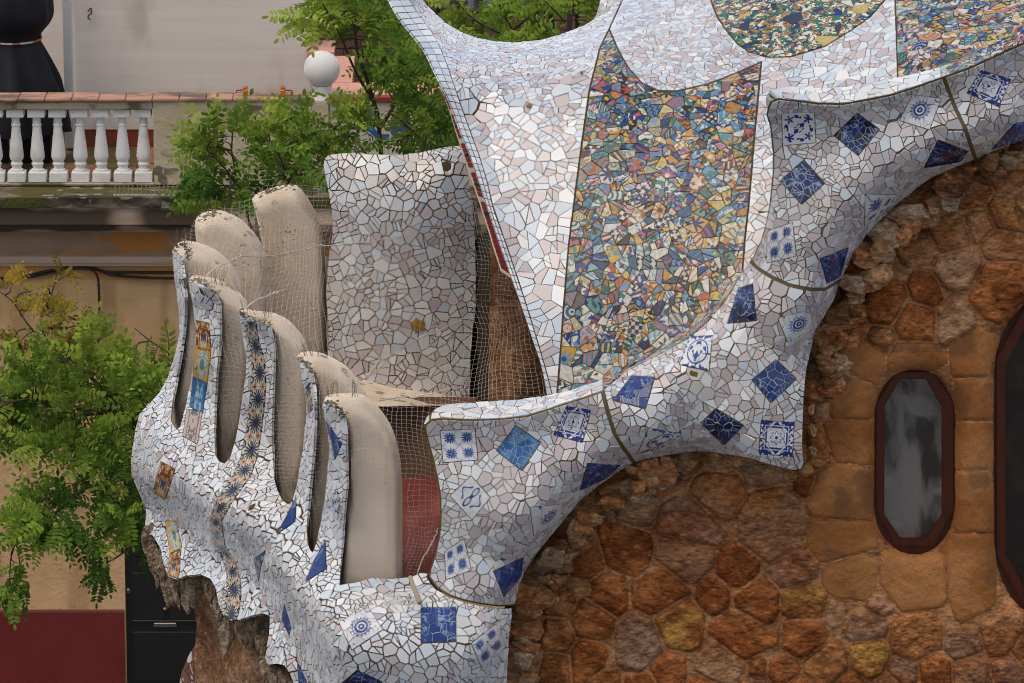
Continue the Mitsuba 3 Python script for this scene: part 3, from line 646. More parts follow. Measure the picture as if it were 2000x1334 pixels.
fac_out = [(337, 488), (354, 499)] + [(363, 545), (368, 547), (421, 573), (467, 611), (528, 640), (580, 705), (591, 700), (609, 731), (631, 790), (637, 783), (655, 795), (674, 820), (677, 848), (679, 947), (674, 999), (668, 1087), (664, 1144),
           (693, 1139), (728, 1129), (764, 1131), (785, 1128), (805, 1127), (822, 1118), (836, 1120), (837, 1130), (852, 1151), (876, 1167), (908, 1178), (943, 1185), (978, 1189), (1001, 1187), (992, 1250), (988, 1350),
           (578, 1350), (574, 1334), (567, 1315), (557, 1301), (543, 1297), (525, 1299), (519, 1285), (526, 1240), (528, 1205), (514, 1199), (493, 1204), (472, 1211), (454, 1214), (437, 1202), (428, 1181), (423, 1153), (412, 1132), (391, 1123), (363, 1126), (345, 1133), (329, 1126), (321, 1104), (314, 1072), (299, 1047), (282, 1044),
           (286, 1013), (286, 992), (279, 978), (267, 950), (258, 925), (257, 897), (262, 859), (267, 834), (274, 809), (292, 788), (312, 768), (328, 740), (344, 690), (352, 650), (350, 600), (341, 535)]
fac_poly = R(fac_out).difference(unary_union([Polygon(s) for s in slots]).buffer(0))
fac_poly = max(parts_of(fac_poly), key=lambda g: g.area).union(unary_union([g for g in parts_of(fac_poly) if g.area > 300]))
RIB = ([(479, 629), (488, 668), (495, 706), (491, 752), (491, 770), (484, 834), (471, 897), (454, 932), (425, 975), (411, 1017), (418, 1063), (436, 1091), (444, 1116), (445, 1130), (444, 1156), (439, 1188), (440, 1203)],
       [(500, 629), (507, 668), (518, 706), (520, 752), (519, 770), (513, 834), (503, 894), (489, 932), (457, 978), (434, 1017), (440, 1063), (461, 1098), (467, 1116), (470, 1130), (471, 1163), (468, 1197), (462, 1212)])
def ribbon_uv(le, re, ty, wid):
    le, re = np.array(le, float), np.array(re, float)
    mid = (le + re) / 2
    ps = FACADE.p(mid[:, 0], mid[:, 1])
    s = np.r_[0, np.cumsum(np.linalg.norm(np.diff(ps, axis=0), axis=1))] / wid
    rbf = RBFInterpolator(np.vstack([le, re, mid]) / 100, np.vstack([np.column_stack([0 * s, s]), np.column_stack([0 * s + 1, s]), np.column_stack([0 * s + .5, s])]), smoothing=1e-4)
    def f(px):
        w = rbf(px / 100)
        return np.column_stack([4 * ty + 1 + np.clip(w[:, 0], 0, 1), w[:, 1]])
    return f
rib_poly = R(RIB[0] + RIB[1][::-1])
FT = [('p12', [(358, 806), (389, 806), (391, 870), (352, 868)], [(366, 800), (396, 806), (386, 868), (358, 852)]), ('p9', [(380, 735), (407, 747), (396, 806), (373, 795)], [(379, 735), (406, 748), (397, 807), (372, 795)]), ('p8', [(382, 680), (413, 684), (407, 747), (379, 735)], [(383, 680), (413, 686), (406, 747), (379, 734)]),
      ('p7', [(384, 626), (409, 632), (413, 684), (383, 679)], [(384, 627), (409, 632), (413, 685), (383, 679)]),
      ('p7', [(0, 0)], [(316, 902), (343, 918), (323, 976), (300, 960)]), ('p8', [(0, 0)], [(324, 1018), (346, 1018), (356, 1070), (334, 1082)]), ('p7', [(0, 0)], [(333, 1083), (355, 1074), (350, 1131), (328, 1122)]),
      ('c', [(0, 0)], [(636, 1058), (637, 1112), (598, 1137), (612, 1100)]), ('c', [(0, 0)], [(580, 968), (576, 1020), (543, 1043), (560, 1010)]), ('c', [(0, 0)], [(638, 822), (668, 866), (656, 898), (648, 870)]), ('c', [(0, 0)], [(519, 1076), (510, 1110), (506, 1135), (498, 1092)]),
      ('p5', [(0, 0)], [(654, 945), (666, 975), (660, 1015), (646, 985)]), ('c', [(0, 0)], [(557, 1180), (570, 1225), (566, 1240), (552, 1210)]), ('c', [(0, 0)], [(583, 1296), (600, 1330), (602, 1349), (586, 1349)]),
      ('p2', [(0, 0)], [(663, 1216), (719, 1188), (747, 1230), (688, 1269)]), ('c', [(0, 0)], [(823, 1188), (889, 1187), (890, 1253), (823, 1256)]), ('p3', [(0, 0)], [(920, 1258), (966, 1220), (987, 1262), (941, 1304)]), ('c', [(0, 0)], [(652, 1349), (698, 1309), (745, 1331), (735, 1349)]),
      ('p10', [(0, 0)], [(596, 760), (606, 748), (612, 800), (604, 806)])]
fholes = unary_union([Polygon(q).buffer(0) for _, _, q in FT] + [rib_poly])
add(f'{G}__balcony_wall', shell(FACADE, fac_poly, 0.16, 7), 'roof_grout_mat', smooth=50)
rope_seams = unary_union([seam([(345, 880), (338, 893), (318, 930), (307, 950)], 0.8), seam([(398, 868), (372, 890), (343, 925)], 0.8)])
put_shards(f'{G}__balcony_wall', 'white_tile', shards(FACADE, fac_poly.difference(unary_union([fholes.buffer(.6), seam(JOINT, 3.2)])), 0.045, 0.0060, 41, split=.6, tilt=.02, jit=1.3), 'glazed_mat', white_col([5, 5, 2, 1, 1, 2, 5, .5, 1]))
for k, (kind, _, q) in enumerate(FT):
    if kind == 'c': inlay(f'{G}__balcony_wall', 'cobalt_tile', FACADE, q, quad_uv(q, cobalt_id(k + 40, 'd' if k == 17 else 'm')), 'cobalt_mat', 0.05, 0.003 if k == 15 else .001, 500 + k, bed=True)
    else: inlay(f'{G}__balcony_wall', 'printed_tile', FACADE, q, quad_uv(q, int(kind[1:])), 'printed_mat', 0.05, 0.0009, 500 + k)
rts = shards(FACADE, rib_poly, 0.05, 0.0009, 47, lift=.0065, tilt=.012, split=.1)
ruv = ribbon_uv(*RIB, 10, 0.17)
v, f = cat_mesh([(t['v'], t['f']) for t in rts])
add(f'{G}__balcony_wall__flower_ribbon', (v, f), 'printed_mat', uv=np.vstack([np.vstack([ruv(proj(t['v'][:t['m']]))] * 2) for t in rts]), label='ribbon of black and orange flower tiles running down the balcony wall')

# ------------------------------------------------------------------ battlements: plastered slabs with rounded heads
def merlon(outline, d0, rad, thick, key='merlon', lean=0.0, seed=0, amp=.004, label=None):
    """A slab standing at its own distance: rounded edges, front and back."""
    poly = R(spline(outline + [outline[0]], 90)) if len(outline) > 6 else R(outline)
    poly = max(parts_of(poly), key=lambda g: g.area)
    ys = [c[1] for c in poly.exterior.coords]; y1 = max(ys)
    ring = np.array(poly.exterior.segmentize(4).coords)[:-1]
    tn = np.roll(ring, -1, 0) - np.roll(ring, 1, 0)
    nrm = np.stack([tn[:, 1], -tn[:, 0]], 1) / np.maximum(np.linalg.norm(tn, axis=1), 1e-9)[:, None]
    if not poly.exterior.is_ccw: nrm = -nrm
    up = np.clip(-nrm[:, 1], 0, 1)
    rj = np.maximum(rad * up ** .7, np.where(nrm[:, 0] > 0, 15, 7)) * np.where(nrm[:, 1] > .5, .01, 1)
    def dfun(x, y):
        t = np.min(np.hypot(x[:, None] - ring[None, :, 0], y[:, None] - ring[None, :, 1]) / rj[None], axis=1)
        t = np.clip(t, 0, 1)
        return thick * 0.5 * (1 - np.sqrt(np.clip(1 - (1 - t) ** 2, 0, 1)))
    class S: pass
    s = S(); s.d = lambda x, y: d0 + dfun(np.asarray(x), np.asarray(y)) + lean * (y - y1)
    v2, tri = shell(s, poly, 0.1, 7, back=False)
    px = proj(v2)
    dep = dfun(px[:, 0], px[:, 1])
    front = v2
    rear = P(px[:, 0], px[:, 1], d0 + thick - dep + lean * (px[:, 1] - y1))
    n = len(front)
    e = np.vstack([tri[:, [0, 1]], tri[:, [1, 2]], tri[:, [2, 0]]])
    ks = {(a, b): 1 for a, b in e}
    side = [(a, b) for a, b in ks if (b, a) not in ks]
    sf = np.array([[[b, a, a + n], [b, a + n, b + n]] for a, b in side]).reshape(-1, 3)
    v, f = np.vstack([front, rear]), np.vstack([tri, tri[:, ::-1] + n, sf])
    v = v + (meshkit.fbm(v * 6, 3, seed)[:, None] - .5) * amp * 4 * np.array([0, -1.0, 0.3])
    return add(f'{G}__{key}', (v, f), 'plaster_mat', smooth=50, label=label)
M7 = [(492, 389), (498, 381), (510, 375), (534, 366), (558, 361), (576, 361), (592, 374), (609, 400), (624, 433), (633, 475), (636, 520), (638, 574), (639, 655), (640, 790), (530, 790), (524, 600), (512, 480)]
M6 = [(380, 440), (385, 424), (402, 414), (432, 411), (450, 417), (471, 429), (492, 449), (510, 475), (520, 499), (525, 535), (527, 601), (527, 740), (440, 740), (390, 520)]
M5 = [(337, 490), (345, 477), (360, 470), (378, 472), (405, 480), (429, 493), (447, 511), (462, 532), (472, 556), (477, 580), (479, 640), (478, 760), (400, 830), (347, 838), (338, 790), (348, 735), (358, 675), (363, 618), (357, 560), (350, 520)]
M4 = [(369, 545), (374, 539), (384, 537), (402, 540), (429, 547), (450, 558), (468, 571), (480, 584), (487, 600), (489, 640), (489, 700), (483, 800), (460, 880), (440, 904), (424, 902), (421, 840), (424, 735), (431, 660), (428, 600), (416, 570), (380, 556)]
M3 = [(466, 608), (474, 602), (495, 606), (531, 610), (552, 618), (570, 631), (585, 648), (595, 664), (601, 690), (604, 760), (604, 850), (594, 920), (580, 965), (560, 985), (541, 970), (534, 900), (533, 830), (537, 740), (537, 690), (528, 645), (500, 628)]
M2 = [(580, 697), (587, 689), (606, 686), (630, 690), (652, 700), (673, 712), (690, 730), (702, 748), (714, 768), (720, 800), (722, 900), (700, 1000), (640, 1080), (606, 1080), (600, 1040), (606, 950), (616, 860), (618, 790), (612, 745), (598, 718)]
M1 = [(632, 786), (637, 774), (650, 769), (679, 768), (704, 769), (720, 778), (737, 793), (752, 812), (767, 839), (777, 874), (783, 911), (786, 947), (786, 1017), (786, 1140), (728, 1150), (661, 1160), (668, 1087), (674, 999), (680, 930), (678, 850), (664, 810), (648, 793)]
for k, (o, rad, th) in {5: (M5, 42, .55), 4: (M4, 40, .55), 3: (M3, 42, .55), 2: (M2, 44, .55), 1: (M1, 48, .5), 6: (M6, 42, .55), 7: (M7, 46, .55)}.items():
    merlon(o, DM[k] + .02 + (0.1 if k < 5 else 0), rad, th, seed=k)
# back wall of the balcony walk: high mosaic slab, plaster bench, inner wall, red floor
SLAB_O = [(632, 325), (634, 310), (641, 303), (662, 300), (690, 298), (725, 302), (760, 303), (790, 303), (815, 299), (845, 293), (875, 287), (897, 285), (906, 300), (915, 350), (924, 410), (928, 470), (930, 540), (930, 600), (924, 640), (919, 700), (918, 790), (850, 775), (770, 765), (690, 740), (640, 705), (641, 640), (637, 575), (640, 520), (650, 455), (648, 410), (640, 365)]
slab_poly = R(SLAB_O)
SLAB = Surf([(640, 320, 33.16), (760, 330, 33.05), (880, 310, 33.05), (640, 500, 33.12), (780, 500, 32.95), (915, 500, 33.0), (650, 700, 33.0), (780, 740, 32.9), (910, 760, 32.92), (700, 300, 33.16), (800, 304, 33.16), (890, 290, 33.16), (645, 450, 33.12), (780, 620, 32.92), (700, 400, 33.02)], (620, 270, 960, 800), smooth=.003)
add(f'{G}__screen_wall', shell(SLAB, slab_poly, .22, 10), 'roof_grout_mat', smooth=50)
hole = Polygon([(803, 632), (815, 630), (830, 634), (822, 642), (808, 640)])
put_shards(f'{G}__screen_wall', 'white_tile', shards(SLAB, slab_poly.difference(hole), .058, .0060, 51, split=.6, tilt=.03, jit=1.2), 'glazed_mat', GREY_W)
strip = R([(921, 390), (930, 395), (938, 440), (944, 480), (949, 530), (950, 600), (948, 655), (941, 672), (932, 640), (928, 610), (936, 580), (937, 520), (931, 450)])
STRIP = Surf([(921, 390, 33.1), (931, 450, 33.05), (937, 520, 33.03), (928, 610, 33.0), (945, 480, 33.22), (950, 600, 33.2), (941, 672, 33.1)], (900, 380, 960, 690), smooth=.003)
add(f'{G}__screen_wall__edge', shell(STRIP, strip, .12, 8), 'plaster_mat', smooth=50)
put_shards(f'{G}__screen_wall', 'edge_tile', shards(STRIP, strip.buffer(-1.5).intersection(Polygon([(900, 380), (960, 380), (960, 575), (900, 575)])), .05, .004, 52, tilt=.02), 'patterned_mat', uvf=motif_uv(.08))
put_shards(f'{G}__screen_wall', 'rim_tile', shards(STRIP, strip.buffer(-1.5).intersection(Polygon([(900, 575), (960, 575), (960, 690), (900, 690)])), .05, .004, 53, tilt=.02), 'glazed_mat', GREY_W)
BENCH = Surf([(640, 700, 32.9), (700, 745, 32.7), (780, 765, 32.6), (915, 780, 32.5), (690, 775, 32.2), (780, 785, 32.15), (915, 795, 32.1), (690, 850, 32.1), (800, 850, 32.05), (900, 850, 32.0), (700, 950, 32.1), (880, 950, 32.0)], (620, 690, 960, 960), smooth=.003)
add(f'{G}__bench', shell(BENCH, R([(640, 695), (690, 735), (770, 758), (850, 768), (925, 780), (930, 800), (850, 792), (740, 794), (640, 760)]), .3, 10), 'plaster_mat', smooth=50, label='beige plastered bench ledge behind the nets')
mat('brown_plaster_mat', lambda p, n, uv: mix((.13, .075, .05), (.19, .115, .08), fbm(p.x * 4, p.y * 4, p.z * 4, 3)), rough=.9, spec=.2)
INNER = Surf([(640, 780, 32.4), (800, 790, 32.35), (930, 790, 32.3), (640, 950, 32.2), (930, 950, 32.1)], (600, 740, 960, 980))
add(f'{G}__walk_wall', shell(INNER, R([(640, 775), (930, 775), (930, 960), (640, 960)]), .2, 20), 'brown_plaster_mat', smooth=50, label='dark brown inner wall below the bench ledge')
zf = CAM[2] + (P(820, 932, 32.0) - CAM)[2]
floor_poly = [(740, 932), (930, 932), (930, 1010), (860, 1130), (740, 1130)]
fv = np.array([P(x, y, d_at_z(x, y, zf)) for x, y in floor_poly])
fv2 = fv + [0, 0, -.1]
add(f'{G}__balcony_floor', (np.vstack([fv, fv2]), np.vstack([[[0, 2, 1], [0, 3, 2], [0, 4, 3]], [[5, 6, 7], [5, 7, 8], [5, 8, 9]]] + [[[i, (i + 1) % 5, (i + 1) % 5 + 5], [i, (i + 1) % 5 + 5, i + 5]] for i in range(5)])), 'red_floor_mat', label='red painted floor of the balcony walk')
mat('red_floor_mat', lambda p, n, uv: mix((.17, .035, .026), (.25, .075, .058), smoothstep(.35, .7, fbm(p.x * 9, p.y * 2.2, 1.0, 3))), rough=.7, spec=.3)
# coloured soffit strip and stone pillar in the dark gap behind the roof edge
def rock_tex(a, b, c):
    def fn(p, n, uv):
        t = fbm(p.x * 5, p.y * 5, p.z * 5, 4); u = fbm(p.x * 22 + 9, p.y * 22, p.z * 22, 3); w = fbm(p.x * 1.7 + 4, p.y * 1.7, p.z * 1.7, 2)
        f = noise(p.x * 90, p.y * 90, p.z * 110); g = fbm(p.x * 38 + 3, p.y * 60, p.z * 75, 2)
        col = mix(mix(a, b, smoothstep(.36, .62, t)), c, smoothstep(.5, .70, w) * .8)
        col = col * (.62 + .42 * smoothstep(.30, .66, u) + 1.1 * (g - .42)) * (.70 + .6 * f)
        return mix(col, mi.Color3f(b) * 1.35, smoothstep(.60, .72, u) * smoothstep(.45, .6, g) * .7)
    return fn
rough_bump = lambda p, n, uv: fbm(p.x * 30, p.y * 30, p.z * 30, 4)
mat('pillar_mat', rock_tex((.17, .075, .03), (.26, .14, .075), (.11, .05, .025)), rough=.95, spec=.15, bump=rough_bump, bump_scale=.02)
PIL = Surf([(955, 480, 31.9), (1000, 560, 31.55), (955, 700, 31.9), (1010, 700, 31.45), (1060, 760, 31.6), (955, 790, 31.8), (1020, 790, 31.4), (1075, 790, 31.8), (990, 480, 31.7)], (940, 460, 1100, 800), smooth=.003, extra=lambda x, y: .10 * (meshkit.fbm(np.stack([x / 28, y / 40, 0 * x], -1), 4, 3) - .5))
add(f'{G}__stone_pillar', shell(PIL, R([(958, 470), (985, 455), (1030, 600), (1075, 760), (1082, 815), (952, 815), (956, 640)]), .4, 5), 'pillar_mat', smooth=60, label='rough brown stone pillar in the gap beside the roof edge')
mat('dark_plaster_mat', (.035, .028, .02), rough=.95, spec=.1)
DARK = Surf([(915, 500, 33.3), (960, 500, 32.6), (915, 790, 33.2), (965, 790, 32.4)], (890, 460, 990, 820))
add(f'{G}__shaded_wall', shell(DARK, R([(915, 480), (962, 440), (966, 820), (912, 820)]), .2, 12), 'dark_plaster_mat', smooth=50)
SOFFIT_A = [(858, 172), (868, 190), (880, 225), (892, 265), (905, 305), (919, 345), (934, 390), (950, 440), (965, 490), (978, 530)]
SOFFIT_B = [(864, 162), (880, 200), (901, 255), (919, 300), (936, 350), (950, 392), (975, 467), (990, 515), (1000, 545)]
sof_poly = R(SOFFIT_A + SOFFIT_B[::-1])
SOF = Surf([(x, y, float(ROOF.d(x, y)) + .10) for x, y in SOFFIT_B[::2]] + [(x, y, float(ROOF.d(x + 14, y)) + .42) for x, y in SOFFIT_A[::2]], (840, 150, 1010, 560), smooth=.003)
add(f'{G}__soffit', shell(SOF, sof_poly, .08, 7), 'plaster_mat', smooth=50)
sa, sb = spline(SOFFIT_A, 40), spline(SOFFIT_B, 40)
rts = []
rng = np.random.default_rng(8)
for i in range(1, 38):
    q = Polygon([sa[i] * .75 + sb[i] * .25, sb[i] * .97 + sa[i] * .03, sb[i + 1] * .97 + sa[i + 1] * .03, sa[i + 1] * .75 + sb[i + 1] * .25]).buffer(-.4, join_style=2)
    rts += [dict(t, tone=(0 if i % 3 != 2 or i > 26 else (1 if i % 2 else 2))) for t in shards(SOF, q, 5, .001, 900 + i, split=0, tilt=.004, minarea=1e-5)]
put_shards(f'{G}__soffit', 'red_tile', rts, 'matte_vc_mat', lambda t: np.array([(.22, .016, .014), (.55, .47, .44), (.02, .018, .02)][t['tone']]))
# stub of grey rope hanging over the rim
mat('rope_mat', (.36, .31, .22), rough=.9)
add(f'{G}__rope_stub', tube(np.array([P(801, 1126, 29.3), P(806, 1142, 29.25), P(813, 1160, 29.18), P(820, 1178, 29.12)]), [.012, .014, .015, .016], 8), 'rope_mat', smooth=True, label='stub of pale rope hanging over the mosaic rim')
# ------------------------------------------------------------------ rubble wall with two windows
def stadium(cx, y0, y1, hw, top=None, bot=None, n=14):
    top, bot = top or hw, bot or hw
    a = np.linspace(0, np.pi, n)
    return Polygon([(cx + hw * math.cos(t), y0 + top - top * math.sin(t)) for t in a] + [(cx - hw * math.cos(t), y1 - bot + bot * math.sin(t)) for t in a])
WIN1, WIN2 = stadium(1786, 724, 1082, 77, 88, 92), stadium(2062, 575, 1212, 118, 150, 150)
OPEN = unary_union([WIN1, WIN2])
wall_poly = R([(985, 1480), (990, 1180), (1040, 1060), (1160, 925), (1280, 870), (1450, 865), (1560, 880), (1560, 600), (1640, 480), (1800, 330), (2130, 200), (2130, 1480)])
def wall_extra(x, y):
    d = shapely.distance(shapely.points(x, y), OPEN)
    inside = shapely.contains_xy(OPEN, x, y)
    t = np.clip(1 - d / 42, 0, 1)
    return np.where(inside, .16, .16 * (1 - np.sqrt(np.clip(1 - t * t, 0, 1)))) + .05 * (meshkit.fbm(np.stack([x / 90, y / 90, 0 * x], -1), 3, 9) - .5)
WALL = Surf([(1000, 1340, 30.02), (1500, 1340, 30.0), (2000, 1340, 30.0), (1200, 1000, 30.02), (1600, 1000, 30.0), (2000, 900, 30.0), (1700, 600, 30.0), (2000, 300, 30.02), (1450, 880, 30.0)], (960, 180, 2140, 1490), extra=wall_extra, step=3)
wall_cut = wall_poly.difference(OPEN)
mortar = rock_tex((.38, .172, .072), (.46, .24, .115), (.30, .122, .047))
mat('mortar_mat', mortar, rough=.95, spec=.15, bump=lambda p, n, uv: fbm(p.x * 40, p.y * 40, p.z * 40, 3), bump_scale=.01)
STONE_KIND = [((.26, .078, .021), (.42, .15, .048), (.17, .045, .014)), ((.31, .12, .044), (.44, .20, .088), (.20, .072, .027)), ((.34, .16, .078), (.46, .26, .145), (.22, .09, .042)), ((.28, .10, .032), (.43, .18, .063), (.31, .15, .082)), ((.29, .10, .027), (.45, .22, .058), (.22, .08, .031)), ((.28, .13, .072), (.38, .22, .14), (.27, .09, .032))]
for i, c in enumerate(STONE_KIND):
    mat(f'stone_mat_{i}', rock_tex(*c), rough=.9, spec=.2, bump=rough_bump, bump_scale=.03)
def dressed_tex(p, n, uv):
    t = fbm(p.x * 3, p.y * 3, p.z * 3, 3); f = noise(p.x * 100, p.y * 100, p.z * 100); u = fbm(p.x * 20, p.y * 20, p.z * 26, 3)
    c = mix((.31, .122, .038), (.43, .19, .068), smoothstep(.35, .62, t)) * (.62 + .42 * u + .36 * f)
    return mix(c, (.14, .075, .04), smoothstep(.56, .68, fbm(p.x * 6 + 4, p.y * 6, p.z * 6, 3)) * .55)
mat('dressed_mat', dressed_tex, rough=.9, spec=.2, bump=lambda p, n, uv: fbm(p.x * 45, p.y * 45, p.z * 45, 3), bump_scale=.008)
add(f'{G}__rubble_wall', shell(WALL, wall_cut, .25, 9), 'mortar_mat', smooth=40)
# centre, half width, half height, turn, kind, bulge in cm
STONES = [(1401, 966, 54, 43, 8, 3), (1349, 1019, 74, 40, 10, 5), (1504, 1022, 68, 68, 0, 3), (1246, 994, 39, 37, 0, 2), (1222, 1072, 52, 48, 20, 0), (1144, 1093, 35, 35, 0, 0), (1335, 1098, 58, 36, 8, 3), (1440, 1109, 42, 40, 20, 0), (1192, 1160, 38, 41, 10, 0),
          (1291, 1156, 64, 40, -14, 0), (1391, 1163, 33, 34, 0, 0), (1486, 1171, 42, 41, 25, 0), (1549, 1118, 54, 32, -8, 5), (1568, 1178, 50, 38, 25, 4), (1158, 1213, 43, 36, 0, 0), (1247, 1257, 46, 50, 0, 5), (1331, 1222, 50, 50, -15, 4), (1449, 1242, 76, 38, 10, 0),
          (1570, 1247, 44, 42, 25, 0), (1144, 1295, 41, 42, 0, 0), (1306, 1312, 36, 41, 15, 0), (1402, 1306, 53, 40, 5, 2), (1481, 1306, 20, 22, 0, 0), (1530, 1312, 38, 30, -15, 0), (1612, 1300, 48, 44, -40, 3), (1084, 1248, 36, 38, 0, 3), (1082, 1300, 42, 34, 0, 3), (1030, 1290, 36, 40, 0, 5), (1026, 1232, 30, 34, 0, 0), (1092, 1178, 34, 26, -20, 3),
          (1180, 1340, 50, 30, 0, 3), (1250, 1345, 50, 26, 0, 0), (1380, 1350, 40, 30, 0, 0), (1478, 1345, 40, 26, 0, 3), (1560, 1352, 48, 30, 0, 0), (1660, 1348, 46, 28, 0, 0), (1738, 1345, 46, 24, 0, 1),
          (1643, 962, 68, 58, 0, 5, 2), (1640, 1056, 62, 44, 0, 1, 2), (1662, 1126, 60, 44, 22, 1, 2), (1776, 1136, 66, 54, 5, 2, 2), (1693, 1228, 44, 28, 0, 5), (1791, 1249, 58, 48, -18, 3), (1700, 1286, 42, 38, 0, 4), (1882, 1258, 42, 30, 5, 5), (1822, 1312, 44, 34, 20, 0), (1765, 1316, 46, 28, 0, 5), (1956, 1234, 46, 50, 10, 1), (1900, 1312, 44, 30, 0, 3), (1966, 1312, 40, 28, 0, 5), (2010, 1270, 30, 50, 0, 3),
          (1898, 1130, 44, 92, 0, 1, 2), (1632, 1200, 24, 26, 0, 2), (1720, 1180, 26, 22, 0, 2),
          (1858, 458, 54, 44, 10, 1), (1794, 488, 40, 34, -20, 1), (1806, 566, 30, 42, -15, 0), (1726, 592, 48, 50, 15, 0), (1875, 520, 54, 40, -10, 2), (1952, 484, 48, 36, 10, 1), (1788, 628, 48, 42, 0, 0), (1862, 630, 40, 44, -10, 2), (1950, 556, 58, 56, -35, 0), (1912, 440, 38, 34, 0, 1), (1962, 418, 44, 36, 20, 3), (1900, 378, 48, 34, -25, 3), (1968, 345, 46, 36, -15, 1), (1668, 560, 26, 44, 0, 0), (1712, 512, 34, 30, 0, 1), (2005, 400, 30, 40, 0, 1), (2006, 300, 36, 28, 0, 3), (1836, 396, 32, 26, -20, 0), (1668, 640, 28, 30, 0, 0), (1720, 660, 32, 26, 0, 1),
          (1786, 696, 66, 30, 0, 3, 2), (1692, 700, 44, 42, 30, 0, 2), (1662, 780, 52, 42, 20, 0, 2), (1660, 862, 54, 44, 0, 1, 2), (1898, 690, 44, 52, 20, 3, 2), (1902, 782, 40, 46, 15, 1, 2), (1902, 870, 38, 52, 0, 1, 2), (1902, 980, 38, 64, 0, 3, 2), (1602, 780, 20, 50, 0, 2), (1600, 880, 24, 44, 0, 3), (1596, 700, 24, 30, 0, 5), (1200, 948, 42, 26, -20, 3), (1300, 935, 46, 26, -5, 1), (1490, 928, 44, 24, 5, 5), (1110, 1030, 28, 24, 0, 1), (1570, 940, 22, 30, 0, 0)]
rng = np.random.default_rng(77)
cells = []
cen = np.array([s[:2] for s in STONES], float)
for i, st in enumerate(STONES):
    x, y, a, b, deg = st[:5]
    t = np.linspace(0, 2 * np.pi, 40, endpoint=False)
    nz = meshkit.noise(np.stack([np.cos(t) * 1.6 + i * 7.7, np.sin(t) * 1.6, 0 * t], -1), 4) - .5
    rr = (np.abs(np.cos(t)) ** 3.6 + np.abs(np.sin(t)) ** 3.6) ** (-1 / 3.6) * (1 + .40 * nz) * 1.12
    c, s = math.cos(math.radians(deg)), math.sin(math.radians(deg))
    px, py = a * rr * np.cos(t), b * rr * np.sin(t)
    poly = Polygon(np.stack([x + px * c - py * s, y + px * s + py * c], 1)).buffer(0)
    for j, so in enumerate(STONES):       # neighbours share the gap between them
        if j == i or abs(so[0] - x) > 160 or abs(so[1] - y) > 160: continue
        dx, dy = so[0] - x, so[1] - y
        L = math.hypot(dx, dy); ux, uy = dx / L, dy / L
        ra = 1 / math.sqrt(((ux * c + uy * s) / a) ** 2 + ((-ux * s + uy * c) / b) ** 2)
        c2, s2 = math.cos(math.radians(so[4])), math.sin(math.radians(so[4]))
        rb = 1 / math.sqrt(((ux * c2 + uy * s2) / so[2]) ** 2 + ((-ux * s2 + uy * c2) / so[3]) ** 2)
        m = L * ra / (ra + rb) - (.8 if len(st) > 6 else 2.4)
        poly = poly.intersection(Polygon([(x + ux * m - uy * 300, y + uy * m + ux * 300), (x + ux * m + uy * 300, y + uy * m - ux * 300), (x + ux * (m - 600) + uy * 300, y + uy * (m - 600) - ux * 300), (x + ux * (m - 600) - uy * 300, y + uy * (m - 600) + ux * 300)]))
    poly = poly.difference(OPEN.buffer(1)).intersection(wall_poly)
    poly = poly.buffer(-3.5).buffer(3.5)
    ps = parts_of(poly)
    cells.append(max(ps, key=lambda g: g.area) if ps else None)
def stone(surf, poly, bulge, edge, seed, rough=.014, step=6, power=.5, facet=0.0):
    poly = poly.buffer(0)
    v2, tri = shell(surf, poly, .1, step, back=False)
    px = proj(v2)
    e = np.clip(shapely.distance(shapely.points(px[:, 0], px[:, 1]), poly.exterior) / edge, 0, 1)
    h = bulge * np.sqrt(np.clip(1 - (1 - e) ** 2, 0, 1)) ** (2 * power)
    nz = meshkit.fbm(v2 * 9 + seed * 3.7, 4, seed) - .5
    nz2 = np.abs(meshkit.fbm(v2 * 5 + seed * 1.3, 2, seed + 5) - .5)
    h = h * (1 + .8 * (meshkit.noise(v2 * 4 + seed, 3) - .5)) + (rough * 2 * nz - facet * nz2) * np.clip(e * 3, 0, 1)
    h = np.where(e > .15, np.maximum(h, .35 * bulge * np.clip(e * 2, 0, 1)), h)
    dd = surf.d(px[:, 0], px[:, 1])
    front = P(px[:, 0], px[:, 1], dd - h + .004 - .0 * e)
    back = P(px[:, 0], px[:, 1], dd + .05)
    n = len(front)
    ee = np.vstack([tri[:, [0, 1]], tri[:, [1, 2]], tri[:, [2, 0]]])
    ks = {(a, b): 1 for a, b in ee}
    side = [(a, b) for a, b in ks if (b, a) not in ks]
    sf = np.array([[[b, a, a + n], [b, a + n, b + n]] for a, b in side]).reshape(-1, 3)
    return np.vstack([front, back]), np.vstack([tri, sf])
for i, (st, poly) in enumerate(zip(STONES, cells)):
    if poly is None or poly.area < 150: continue
    dressed = len(st) > 6
    add(f'{G}__rubble_wall__stone', stone(WALL, poly, .016 if dressed else .036 + .022 * rng.random(), 6 if dressed else 8, i, .010 if dressed else .020, facet=0 if dressed else .075), 'dressed_mat' if dressed else f'stone_mat_{st[5]}', smooth=35)
